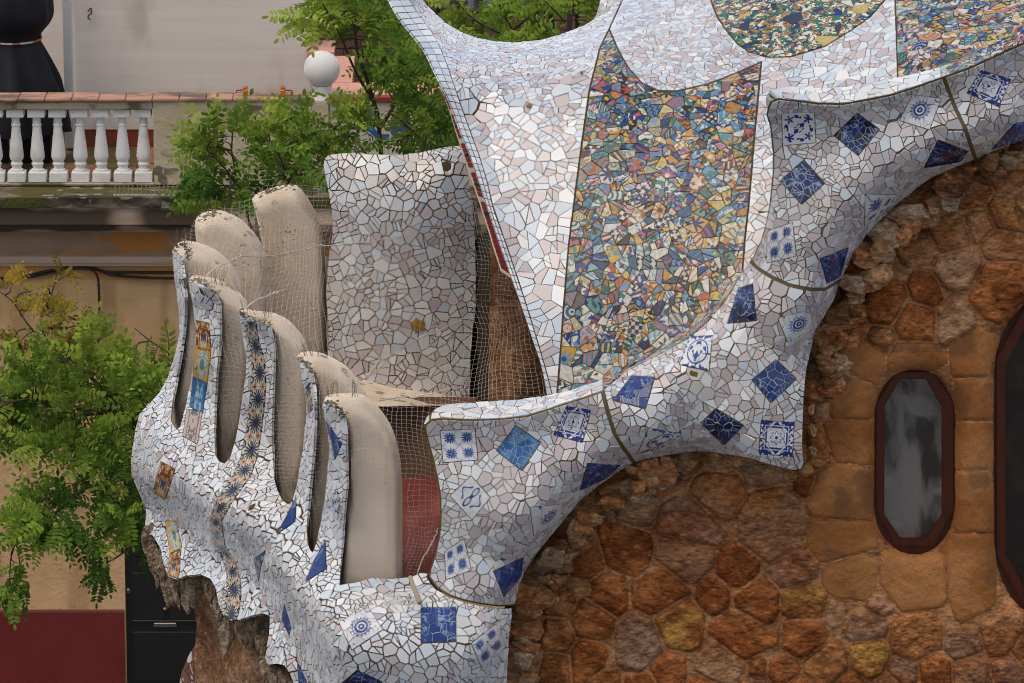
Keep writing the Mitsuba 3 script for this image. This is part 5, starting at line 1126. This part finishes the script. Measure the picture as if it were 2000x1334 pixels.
for (x, y, lab) in [(478, 178, 'small orange clamp with a red handle on the coping, left of two'), (551, 172, 'small orange clamp with a red handle on the coping, nearer the white ball')]:
    k = entry('clamp', mikit.ply(cat_mesh([boxm(X(x - 4, y, DH), X(x + 5, y, DH), DH + .06, DH + .12, zt + .025, zt + .025 + .052, .006), lathe([(.022, 0), (.024, .012), (.012, .02)], [X(x, y, DH), DH + .09, zt + .087], 12)]), 'orange_plastic_mat'))
    tag(k, lab, 'clamp', 'orange clamps on the coping')
    sgn = 1 if x > 500 else -1
    add(f'{k}__handle', tube(np.array([[X(x, y, DH) + .01 * sgn, DH + .09, zt + .075], [X(x + 17 * sgn, y, DH), DH + .085, zt + .072], [X(x + 19 * sgn, y, DH), DH + .085, zt + .045]]), .007, 8), 'red_plastic_mat', smooth=30)
# strip of plastic bird spikes on the ledge
labels['bird_spike_strip'] = {'label': 'yellowed strip of upright bird spikes lying on the mossy ledge', 'category': 'bird spikes'}
mat('spike_mat', (.36, .31, .15), rough=.5); mat('spike_base_mat', (.34, .35, .36), rough=.6)
yk = DH - .40
add('bird_spike_strip__base', boxm(X(221, 392, yk), X(372, 392, yk), yk - .012, yk + .02, zl + .001, zl + .014), 'spike_base_mat')
for i in range(17):
    x = X(226 + i * 8.6, 392, yk)
    add('bird_spike_strip__spike', tube(np.array([[x, yk, zl + .012], [x + .004 * math.sin(i * 3.1), yk - .01, zl + .105]]), [.0055, .0035], 6), 'spike_mat', smooth=True)
# right of the ball: pink ramp coping, cream wall with blue lettering, brick terraces
mat('pink_tile_mat', lambda p, n, uv: mix((.52, .24, .19), (.62, .36, .30), fbm(p.x * 5, p.y * 5, p.z * 5, 3)), rough=.7)
mat('red_edge_mat', (.24, .035, .022), rough=.5)
mat('cream_wall_mat', lambda p, n, uv: mix((.50, .46, .36), (.60, .56, .46), fbm(p.x * 2, p.y, p.z * 2, 4)), rough=.9)
labels['side_wall'] = {'label': 'cream side wall with a red edged coping behind the tree', 'category': 'wall'}
ys = DH + .02
add('side_wall__wall', boxm(X(644, 220, ys), X(1010, 220, ys), ys, ys + .3, Z(420, ys), Z(200, ys)), 'cream_wall_mat')
add('side_wall__edge', boxm(X(643, 200, ys), X(1010, 200, ys), ys - .03, ys + .06, Z(200, ys) + .002, Z(187, ys), .008), 'red_edge_mat')
for i in range(6):
    add('side_wall__coping_tile', boxm(X(643, 190, ys) + .27 * i + .004, X(643, 190, ys) + .27 * (i + 1) - .004, ys + .064, ys + .62, Z(200, ys) + .002, Z(189, ys), .006), 'pink_tile_mat')
def slope_box(x0, x1, ya, za, yb, zb_, t):
    v = np.array([[x0, ya, za], [x1, ya, za], [x1, yb, zb_], [x0, yb, zb_]])
    w = v - [0, 0, t]
    return np.vstack([v, w]), np.array([[0, 1, 2], [0, 2, 3], [4, 6, 5], [4, 7, 6], [0, 5, 1], [0, 4, 5], [1, 6, 2], [1, 5, 6], [2, 7, 3], [2, 6, 7], [3, 4, 0], [3, 7, 4]])
add('side_wall__ramp', slope_box(X(650, 150, 43), X(690, 150, 43), ys + .63, Z(189, ys), ys + 1.5, Z(110, 43.5), .08), 'pink_tile_mat')
add('side_wall__upper_tile', slope_box(X(599, 95, 43.4), X(652, 95, 43.4), dback - .12, Z(104, 43.4), dback + .25, Z(84, 43.7), .05), 'pink_tile_mat')
mat('blue_paint_mat', (.02, .10, .34), rough=.6)
labels['blue_lettering'] = {'label': 'blue painted lettering on the cream wall, mostly hidden by leaves', 'category': 'lettering'}
def stroke(pts, w, d):
    c = spline([P(x, y, d) for x, y in pts], 24)
    t = np.gradient(c, axis=0); t /= np.linalg.norm(t, axis=1, keepdims=True)
    s_ = np.cross(t, [0, 1.0, 0]); L, R_ = c + s_ * w / 2, c - s_ * w / 2
    v = np.vstack([L, R_, L + [0, .004, 0], R_ + [0, .004, 0]]); n = len(c); f = []
    for i in range(n - 1): f += [[i, i + n, i + n + 1], [i, i + n + 1, i + 1], [i + 2 * n, i + 2 * n + 1, i + 3 * n + 1], [i + 2 * n, i + 3 * n + 1, i + 3 * n]]
    return v, np.array(f)
for pts in ([(740, 226), (722, 221), (712, 234), (716, 246), (728, 256), (744, 268), (760, 268)], [(768, 252), (788, 252), (794, 238), (784, 229), (768, 236), (768, 256), (784, 268), (800, 262)], [(846, 262), (852, 246), (862, 238), (866, 252), (852, 262)]):
    add('blue_lettering__letter', stroke(pts, .05, ys - .006), 'blue_paint_mat')
labels['brick_terraces'] = {'label': 'brown brick retaining wall rising behind the leafy tree', 'category': 'wall'}
mat('mortar_grey_mat', (.18, .13, .105), rough=.95)
mat('brick_mat', lambda p, n, uv: mix((.11, .055, .042), (.17, .10, .075), fbm(p.x * 4, p.y * 4, p.z * 4, 3)), rough=.9)
yb_ = 45.2
bx0, bx1 = X(606, 80, yb_), X(1300, 80, yb_)
add('brick_terraces__core', boxm(bx0, bx1, yb_, yb_ + .5, zf2, Z(-80, yb_)), 'mortar_grey_mat')
rng = np.random.default_rng(4)
bh, bl = .085, .30
bricks = []
nrow = int((Z(-80, yb_) - Z(185, yb_)) / bh)
for r_ in range(nrow):
    z0 = Z(185, yb_) + r_ * bh
    x = bx0 + (bl / 2 if r_ % 2 else 0)
    while x + bl < bx1:
        bricks.append(boxm(x + .006, x + bl - .006, yb_ - .012 - .012 * rng.random(), yb_ + .05, z0 + .006, z0 + bh - .006))
        x += bl
vis = [b for b in bricks if 640 < proj(b[0])[:, 0].mean() < 880][:290]
for b in vis: add('brick_terraces__brick', b, 'brick_mat')
rest = [b for b in bricks if not any(b is q for q in vis)]
add('brick_terraces__small_brick', cat_mesh(rest), 'brick_mat', kind='stuff')
# black garden chairs behind the roof
mat('black_plastic_mat', (.02, .018, .02), rough=.4, spec=.5)
def chair(px, py, d, turn, lab):
    key = 'garden_chair'; n = 0
    while key in labels: n += 1; key = f'garden_chair_{n:03d}'
    labels[key] = {'label': lab, 'category': 'chair', 'group': 'black garden chairs behind the roof'}
    c = P(px, py, d); c_, s_ = math.cos(turn), math.sin(turn)
    def pl(m): return np.asarray(m[0]) @ np.array([[c_, s_, 0], [-s_, c_, 0], [0, 0, 1]]) + c, m[1]
    add(f'{key}__seat', pl(boxm(-.24, .24, -.24, .24, .40, .44, .012)), 'black_plastic_mat')
    for k in range(4):
        add(f'{key}__leg', pl(tube(np.array([[.21 * (1 if k & 1 else -1), .21 * (1 if k & 2 else -1), .40], [.25 * (1 if k & 1 else -1), .25 * (1 if k & 2 else -1), 0]]), [.024, .018], 8)), 'black_plastic_mat', smooth=30)
    for k in range(4):
        add(f'{key}__back_slat', pl(boxm(-.21 + .12 * k, -.15 + .12 * k, .215, .24, .45, .86, .006)), 'black_plastic_mat')
    add(f'{key}__back_rail', pl(boxm(-.24, .24, .21, .245, .86, .92, .01)), 'black_plastic_mat')
    for sx in (-1, 1):
        add(f'{key}__armrest', pl(boxm(sx * .25 - .03, sx * .25 + .03, -.22, .22, .63, .655, .01)), 'black_plastic_mat')
        add(f'{key}__arm_post', pl(boxm(sx * .25 - .02, sx * .25 + .02, -.22, -.18, .42, .63)), 'black_plastic_mat')
chair(920, 108, 43.2, .5, 'black plastic garden chair half hidden by leaves, leftmost behind the roof')
chair(1010, 96, 43.4, -.4, 'black plastic garden chair in the middle behind the leaves and the roof ridge')
chair(1120, 90, 43.0, -.9, 'black plastic garden chair at the right, nearest the upper roof fold')
add('upper_roof_fold', boxm(0, .001, 0, .001, -5, -4.999), 'post_mat') if False else None
FOLD = Surf([(1160, 60, 34.0), (1185, 20, 33.9), (1215, -10, 33.8), (1180, -10, 34.4), (1215, 12, 33.6), (1165, 50, 34.1)], (1150, -20, 1230, 60))
fold_poly = R([(1157, 44), (1166, 30), (1172, 8), (1176, -14), (1226, -14), (1212, 8), (1195, 22), (1175, 42)])
add(f'{G}__upper_fold', shell(FOLD, fold_poly, .2, 6), 'roof_grout_mat', smooth=40)
put_shards(f'{G}__upper_fold', 'white_tile', shards(FOLD, fold_poly, .05, .005, 71), 'glazed_mat', GREY_W)
# ------------------------------------------------------------------ feathery trees
scene['leaf_mat'] = {'type': 'principledthin', 'base_color': VC, 'roughness': .5, 'spec_trans': 0.0, 'diff_trans': .55, 'eta': 1.4}
mat('bark_mat', lambda p, n, uv: mix((.035, .024, .016), (.085, .06, .042), fbm(p.x * 30, p.y * 30, p.z * 12, 3)), rough=.9)
def pinnate(L, pairs, rng, droop):
    """One feather leaf along +x: a thin stalk with pairs of small oval leaflets."""
    V, F, C, n = [], [], [], 0
    cx = lambda t: np.array([L * t, .04 * L * math.sin(t * 5), -droop * L * t * t])
    prev = None
    for i in range(9):
        c = cx(i / 8); w = .0022
        V += [c + [0, w, 0], c - [0, w, 0]]; C += [1.5, 1.5]
        if prev is not None: F += [[prev, prev + 1, n + 1], [prev, n + 1, n]]
        prev = n; n += 2
    for i in range(pairs * 2 + 1):
        t = .16 + .80 * (i // 2) / pairs
        s = 1 if i % 2 else -1
        ang = math.radians(rng.uniform(58, 78)) * s if i < pairs * 2 else 0
        l = L * .25 * (1 - .45 * abs(t - .45)) * rng.uniform(.85, 1.1); w = l * .50
        d = np.array([math.cos(ang), math.sin(ang), rng.uniform(-.35, .1)]); d /= np.linalg.norm(d)
        q = np.cross(d, [0, 0, 1]); q /= np.linalg.norm(q)
        q = q * math.cos(.5 * rng.normal()) + np.cross(d, q) * math.sin(.5 * rng.normal() * .6)
        c = cx(t)
        pts = [c, c + d * l * .30 + q * w * .48, c + d * l * .70 + q * w * .46, c + d * l, c + d * l * .70 - q * w * .46, c + d * l * .30 - q * w * .48]
        pts[3] = pts[3] - np.array([0, 0, .10 * l])
        V += pts; C += [rng.uniform(.8, 1.2)] * 6
        F += [[n, n + 1, n + 5], [n + 1, n + 2, n + 4], [n + 1, n + 4, n + 5], [n + 2, n + 3, n + 4]]; n += 6
    return np.array(V), np.array(F), np.array(C)
rng = np.random.default_rng(2024)
PROTO = [pinnate(1.0, int(rng.integers(6, 9)), rng, rng.uniform(.05, .4)) for _ in range(14)]
def tree(key, label, branches, zones, seed):
    """branches: [(points px, py, distance), r0, r1]; zones: (polygon, distance, depth spread, count, leaf length in px, colour, direction bias)"""
    labels[key] = {'label': label, 'category': 'tree'}
    rng = np.random.default_rng(seed)
    nodes = []
    for k, (pts, r0, r1) in enumerate(branches):
        c = spline([P(*q) for q in pts], 30)
        nodes.append(c)
        add(f'{key}__{"trunk" if k == 0 else "limb"}', tube(c, np.linspace(r0, r1, 30), 8), 'bark_mat', smooth=True)
    nodes = np.vstack(nodes); tree_ = cKDTree(nodes)
    twigs, leaves = [], []
    for poly, d0, spread, count, lpx, cols, bias in zones:
        reg = Polygon(poly).buffer(0); x0, y0, x1, y1 = reg.bounds
        tips = []
        while len(tips) < max(3, count // 8):
            c = rng.uniform((x0, y0), (x1, y1))
            if reg.contains(Point(c)): tips.append(P(c[0], c[1], d0 + rng.uniform(-spread, spread)))
        for tp in tips:
            dist, j = tree_.query(tp)
            b = nodes[j]; mid = (b + tp) / 2 + rng.normal(0, .03, 3) + [0, 0, .08 * dist]
            if dist < 1.6: twigs.append(tube(spline([b, mid, tp], 8), np.linspace(.0075, .003, 8), 5))
            out = tp - b; out /= max(np.linalg.norm(out), 1e-6)
            clump = rng.uniform(.75, 1.25)
            col = np.array(cols[int(rng.integers(len(cols)))]) * clump
            for _ in range(6):
                L = 1.2 * lpx * d0 * K * rng.uniform(.65, 1.15)
                di = out * rng.uniform(.2, .9) + np.array(bias) * .6 + rng.normal(0, .55, 3); di[1] *= .7
                di /= np.linalg.norm(di)
                up = np.array([0, -.75, .65]) + rng.normal(0, .3, 3)
                yv = np.cross(up, di); yv /= np.linalg.norm(yv); zv = np.cross(di, yv)
                pv, pf, pc = PROTO[int(rng.integers(len(PROTO)))]
                v = tp + L * (pv @ np.stack([di, yv, zv]))
                leaves.append((v, pf, np.clip(pc[:, None] * col * rng.uniform(.85, 1.15), 0, .6)))
    add(f'{key}__twigs', cat_mesh(twigs), 'bark_mat', smooth=True, kind='stuff')
    order = sorted(range(len(leaves)), key=lambda i: np.linalg.norm(leaves[i][0].mean(0) - CAM))
    vis = []
    for i in order:
        q = proj(leaves[i][0]).mean(0)
        if len(vis) < 260 and -10 < q[0] < 2010 and -10 < q[1] < 1344: vis.append(i)
    for i in vis: add(f'{key}__leaf', leaves[i][:2], 'leaf_mat', color=leaves[i][2])
    vs = set(vis); rest = [leaves[i] for i in range(len(leaves)) if i not in vs]
    v, f = cat_mesh([(a, b) for a, b, _ in rest])
    add(f'{key}__foliage', (v, f), 'leaf_mat', color=np.vstack([c for _, _, c in rest]), kind='stuff')
GR = [(.21, .31, .045), (.17, .26, .04), (.28, .36, .06), (.13, .21, .036)]
DG = [(.08, .16, .03), (.10, .19, .032), (.065, .13, .026), (.13, .22, .034)]
YE = [(.30, .22, .04), (.23, .20, .035), (.34, .23, .045)]
tree('street_tree', 'feathery green tree in front of the tan house wall at the left edge',
     [([(500, 1736, 38.6), (490, 1320, 38.5), (440, 1190, 38.4), (345, 1030, 38.1), (305, 920, 38.0), (290, 860, 38.0), (240, 800, 37.9), (175, 735, 37.9), (130, 690, 37.9)], .05, .012), ([(330, 1000, 38.0), (270, 930, 37.8), (190, 945, 37.6), (110, 1000, 37.5), (30, 1060, 37.5)], .022, .006), ([(240, 800, 37.9), (150, 810, 37.7), (60, 780, 37.6), (-10, 800, 37.6)], .018, .006), ([(322, 1040, 38.0), (270, 1060, 37.8), (225, 1090, 37.7), (190, 1110, 37.7)], .014, .004),
      ([(175, 735, 37.9), (110, 690, 38.0), (80, 630, 38.1), (105, 560, 38.1), (112, 528, 38.1)], .014, .004), ([(110, 690, 38.0), (60, 640, 38.1), (20, 585, 38.1), (0, 570, 38.1)], .010, .003), ([(80, 640, 38.1), (130, 640, 38.1), (180, 600, 38.1)], .008, .003), ([(300, 900, 38.0), (300, 780, 37.9), (330, 690, 37.9), (322, 628, 38.0)], .016, .004), ([(330, 690, 37.9), (300, 670, 37.9), (262, 640, 38.0)], .008, .003)],
     [([(0, 720), (60, 715), (110, 690), (200, 655), (225, 640), (255, 690), (300, 700), (350, 650), (352, 700), (330, 770), (262, 840), (255, 890), (190, 880), (90, 890), (0, 860)], 37.8, .55, 420, 64, GR, (-.3, -.2, .35)),
      ([(0, 760), (120, 720), (240, 720), (320, 760), (262, 850), (180, 860), (60, 850), (0, 850)], 38.2, .4, 200, 62, DG, (-.3, 0, 0)),
      ([(60, 960), (130, 905), (200, 880), (255, 890), (262, 960), (282, 1010), (262, 1050), (200, 1020), (120, 1040), (40, 1080), (0, 1110), (0, 1010)], 37.7, .5, 260, 62, DG + GR[:2], (-.5, -.2, -.1)),
      ([(150, 1040), (210, 1050), (250, 1080), (245, 1120), (200, 1140), (150, 1120)], 37.6, .2, 26, 56, DG, (-.3, -.1, -.7)), ([(0, 1090), (60, 1090), (70, 1130), (30, 1170), (0, 1170)], 37.5, .2, 24, 60, DG, (-.3, -.1, -.7)), ([(285, 980), (320, 1000), (300, 1080), (270, 1080), (255, 1040)], 38.3, .3, 50, 60, DG, (-.2, 0, -.5)),
      ([(20, 560), (70, 545), (130, 540), (150, 590), (190, 610), (170, 660), (90, 690), (20, 700), (-10, 620)], 38.1, .3, 110, 42, YE, (0, -.1, 0))], 1)
tree('terrace_tree', 'bright green feathery tree between the stained parapet and the mosaic roof',
     [([(505, 1736, 38.3), (500, 620, 38.3), (486, 420, 38.2), (462, 350, 38.1), (452, 290, 38.1), (455, 240, 38.1)], .03, .006), ([(486, 400, 38.2), (440, 330, 38.0), (400, 290, 37.9)], .012, .004), ([(500, 560, 38.3), (555, 330, 38.1), (530, 280, 38.0), (520, 250, 38.0)], .012, .004), ([(765, 1725, 38.6), (760, 620, 38.6), (748, 400, 38.6), (742, 250, 38.5), (715, 150, 38.5), (690, 60, 38.4), (700, -20, 38.4)], .04, .012), ([(742, 250, 38.5), (790, 170, 38.5), (820, 100, 38.6)], .016, .005), ([(730, 200, 38.5), (690, 130, 38.4), (665, 70, 38.3), (640, 25, 38.2)], .014, .004), ([(748, 400, 38.6), (690, 270, 38.4), (650, 250, 38.3)], .014, .004), ([(705, 110, 38.5), (740, 40, 38.5), (780, 0, 38.5)], .012, .004)],
     [([(385, 270), (415, 245), (450, 222), (490, 225), (495, 270), (470, 330), (420, 335), (395, 305)], 38.0, .35, 56, 66, GR, (-.3, -.2, .3)), ([(380, 320), (470, 330), (560, 310), (630, 320), (630, 352), (500, 370), (430, 392), (390, 385)], 38.2, .4, 110, 62, DG + GR, (-.2, -.1, .1)),
      ([(505, 250), (560, 232), (640, 228), (720, 250), (800, 250), (870, 262), (878, 288), (800, 300), (640, 300), (560, 310), (510, 300)], 38.2, .4, 200, 60, GR + DG[:2], (0, -.2, .25)), ([(650, 0), (740, -20), (790, 0), (830, 90), (860, 180), (870, 240), (800, 235), (760, 200), (730, 160), (720, 100), (680, 60)], 38.4, .5, 270, 62, GR + DG[:2], (-.2, -.2, .1)), ([(590, 8), (650, -10), (680, 40), (640, 40), (600, 35)], 38.3, .3, 50, 60, GR, (-.5, -.2, .1)), ([(700, 190), (740, 220), (700, 250), (660, 240)], 38.3, .3, 40, 60, GR, (-.2, -.2, .1))], 2)
tree('rear_tree', 'green feathery branches behind the upper roof ridge, in front of black chairs',
     [([(1030, 560, 40.6), (1010, 200, 40.5), (1000, 60, 40.4), (980, 20, 40.4), (960, -40, 40.3)], .02, .008), ([(1000, 60, 40.4), (1050, 20, 40.3), (1090, -10, 40.3)], .012, .004), ([(1000, 70, 40.4), (930, 40, 40.3), (890, 0, 40.3)], .012, .004), ([(1010, 90, 40.4), (1080, 60, 40.2), (1120, 30, 40.2)], .010, .003)],
     [([(860, 20), (900, -20), (1000, -20), (1080, -20), (1150, -10), (1130, 30), (1060, 40), (1000, 50), (930, 60), (885, 50)], 40.3, .5, 130, 60, GR, (0, -.2, .1)), ([(920, 62), (1000, 50), (1100, 48), (1090, 72), (1000, 84), (940, 78)], 40.2, .4, 60, 58, GR, (0, -.2, -.1))], 3)
# ------------------------------------------------------------------ bird net over the battlements
labels['bird_net'] = {'label': 'fine white netting stretched over the battlements and across the balcony walk', 'category': 'net'}
mat('thread_mat', (.62, .58, .53), rough=.7)
NET = Surf([(345, 478, 31.7), (385, 425, 32.2), (432, 408, 32.3), (500, 372, 32.6), (560, 356, 32.85), (640, 368, 32.8), (470, 600, 30.5), (385, 536, 31.1), (590, 686, 29.9), (655, 766, 29.35), (700, 768, 29.3), (420, 700, 31.05), (360, 700, 31.75), (505, 750, 30.45), (580, 850, 29.9), (630, 900, 29.75), (730, 900, 29.35), (780, 1000, 29.38), (700, 1050, 29.34),
            (840, 1110, 29.6), (845, 1000, 29.65), (838, 850, 29.6), (870, 796, 29.75), (1000, 786, 29.85), (1075, 775, 30.1), (920, 640, 32.3), (925, 480, 32.6), (950, 430, 32.0), (1000, 560, 31.1), (1040, 660, 30.6), (780, 600, 32.5), (700, 500, 32.7), (650, 450, 32.75), (800, 700, 31.9), (720, 740, 31.0), (560, 560, 31.6), (560, 480, 32.5), (480, 500, 31.9), (440, 640, 30.95)], (320, 340, 1090, 1150), smooth=.004)
net_poly = R([(345, 476), (372, 440), (388, 412), (432, 402), (480, 385), (530, 352), (580, 354), (636, 366), (650, 420), (646, 470), (780, 462), (925, 470), (948, 425), (975, 480), (1000, 550), (1040, 665), (1068, 772), (1000, 782), (905, 788), (846, 806), (838, 850), (860, 960), (850, 1080), (815, 1122), (745, 1128), (690, 1080), (684, 930), (640, 905), (612, 1070), (600, 1030), (585, 940), (560, 980), (530, 930), (480, 740), (452, 890), (425, 890), (380, 700), (345, 835), (338, 790), (362, 640), (350, 560)])
net_poly = net_poly.difference(unary_union([fac_poly.buffer(-2), Polygon([(684, 930), (790, 930), (790, 1140), (684, 1140)]).buffer(0)]))
shapely.prepare(net_poly)
def strands(horizontal, pitch, amp, seed):
    out = []
    lo, hi = (300, 1200) if horizontal else (250, 1150)
    for k in np.arange(lo, hi, pitch):
        u = np.arange(300, 1110, 9.0) if horizontal else np.arange(330, 1150, 9.0)
        q = np.stack([u / 130, 0 * u + k / 130, 0 * u + seed], -1)
        w = k + amp * (meshkit.fbm(q, 2, seed) - .5) + .0016 * pitch / 9 * (u - 640) * (-40 if horizontal else 12) * .25 + meshkit.noise(q * 9, seed + 3) * 1.6
        if horizontal: w = w + 26 * np.sin((u - 470) / 62.0) * np.exp(-((k - 700) / 190) ** 2) * .35
        xy = np.stack([u, w], 1) if horizontal else np.stack([w, u], 1)
        ok = shapely.contains_xy(net_poly, xy[:, 0], xy[:, 1])
        i = 0
        while i < len(xy):
            if not ok[i]: i += 1; continue
            j = i
            while j + 1 < len(xy) and ok[j + 1]: j += 1
            if j - i >= 1: out.append(tube(NET.p(xy[i:j + 1, 0], xy[i:j + 1, 1]) + 0, .0006, 3))
            i = j + 1
    return out
add('bird_net__threads', cat_mesh(strands(True, 8.5, 60, 4) + strands(False, 9.5, 70, 6)), 'thread_mat', smooth=True, kind='stuff')
for pts in ([(462, 497), (490, 501), (525, 500), (570, 492), (610, 483), (628, 476), (636, 480), (640, 480)], [(402, 540), (420, 524), (450, 510), (475, 498)], [(478, 604), (492, 592), (522, 578), (560, 566)], [(700, 740), (730, 718), (780, 684), (830, 655), (900, 626)], [(704, 736), (760, 700), (800, 672), (850, 644)], [(740, 782), (790, 776), (840, 770), (880, 758)], [(815, 1122), (826, 1090), (845, 1060), (856, 1030)], [(640, 480), (720, 472), (800, 460)]):
    c = spline([P(x, y, float(NET.d(x, y)) - .03) for x, y in pts], 40)
    c = c + .006 * (np.random.default_rng(len(pts)).normal(size=c.shape)) * np.linspace(0, 1, 40)[:, None]
    add('bird_net__cord', tube(c, .0042, 5), 'thread_mat', smooth=True)
# thin wires standing on the merlon heads and the screen wall
mat('wire_mat', (.16, .12, .09), rough=.6)
rng = np.random.default_rng(12)
for x0, x1, y0, y1, d, cnt, h, host in [(345, 378, 482, 476, 31.9, 12, 36, 'merlon'), (385, 440, 545, 556, 31.3, 14, 36, 'merlon_001'), (475, 530, 608, 618, 30.7, 14, 34, 'merlon_002'), (585, 640, 692, 694, 30.1, 12, 32, 'merlon_003'), (640, 700, 772, 772, 29.5, 14, 34, 'merlon_004'), (690, 895, 302, 292, 33.15, 14, 38, 'screen_wall'), (398, 420, 418, 412, 32.6, 8, 34, 'merlon_005')]:
    ws = []
    for _ in range(cnt):
        t = rng.random(); a = P(x0 + (x1 - x0) * t, y0 + (y1 - y0) * t + 3, d); hh = h * d * K * rng.uniform(.7, 1.1)
        ws.append(tube(np.array([a, a + [rng.normal(0, .25) * hh, rng.normal(0, .15) * hh, hh]]), [.0016, .0012], 4))
    add(f'{G}__{host}__wires', cat_mesh(ws), 'wire_mat', kind='stuff')
# dry leaves caught on the mosaic
mat('dry_leaf_mat', (.30, .16, .03), rough=.8)
def dry_leaf(surf, px, py, r_, lab, seed):
    rg = np.random.default_rng(seed); p, n, _ = surf.frame(np.array([px]), np.array([py])); p, n = p[0] + n[0] * .014, n[0]
    a = np.cross(n, [0, 0, 1.0]); a /= np.linalg.norm(a); b = np.cross(n, a)
    th = np.linspace(0, 2 * np.pi, 11)[:-1]; rr = r_ * (.75 + .5 * rg.random(10))
    rim = p + (rr * np.cos(th))[:, None] * a + (rr * np.sin(th))[:, None] * b + (.006 * rg.random(10))[:, None] * n
    v = np.vstack([[p + n * .008], rim, [p - n * .002], rim - n * .003]); f = []
    for i in range(10):
        j = (i + 1) % 10; f += [[0, 1 + i, 1 + j], [11, 12 + j, 12 + i], [1 + i, 12 + i, 12 + j], [1 + i, 12 + j, 1 + j]]
    add('dry_leaf', (v, np.array(f)), 'dry_leaf_mat', label=lab, cat='leaf', group='dry leaves on the mosaic')
dry_leaf(ROOF, 1033, 209, .017, 'largest yellow brown dry leaf lying on the white roof mosaic', 1)
dry_leaf(ROOF, 1032, 149, .011, 'small dry leaf on the roof above the largest one', 2)
dry_leaf(ROOF, 1137, 145, .012, 'small dry leaf beside the edge of the patterned panel', 3)
dry_leaf(SLAB, 817, 635, .045, 'curled brown dry leaf stuck in the middle of the grey white mosaic wall', 4)
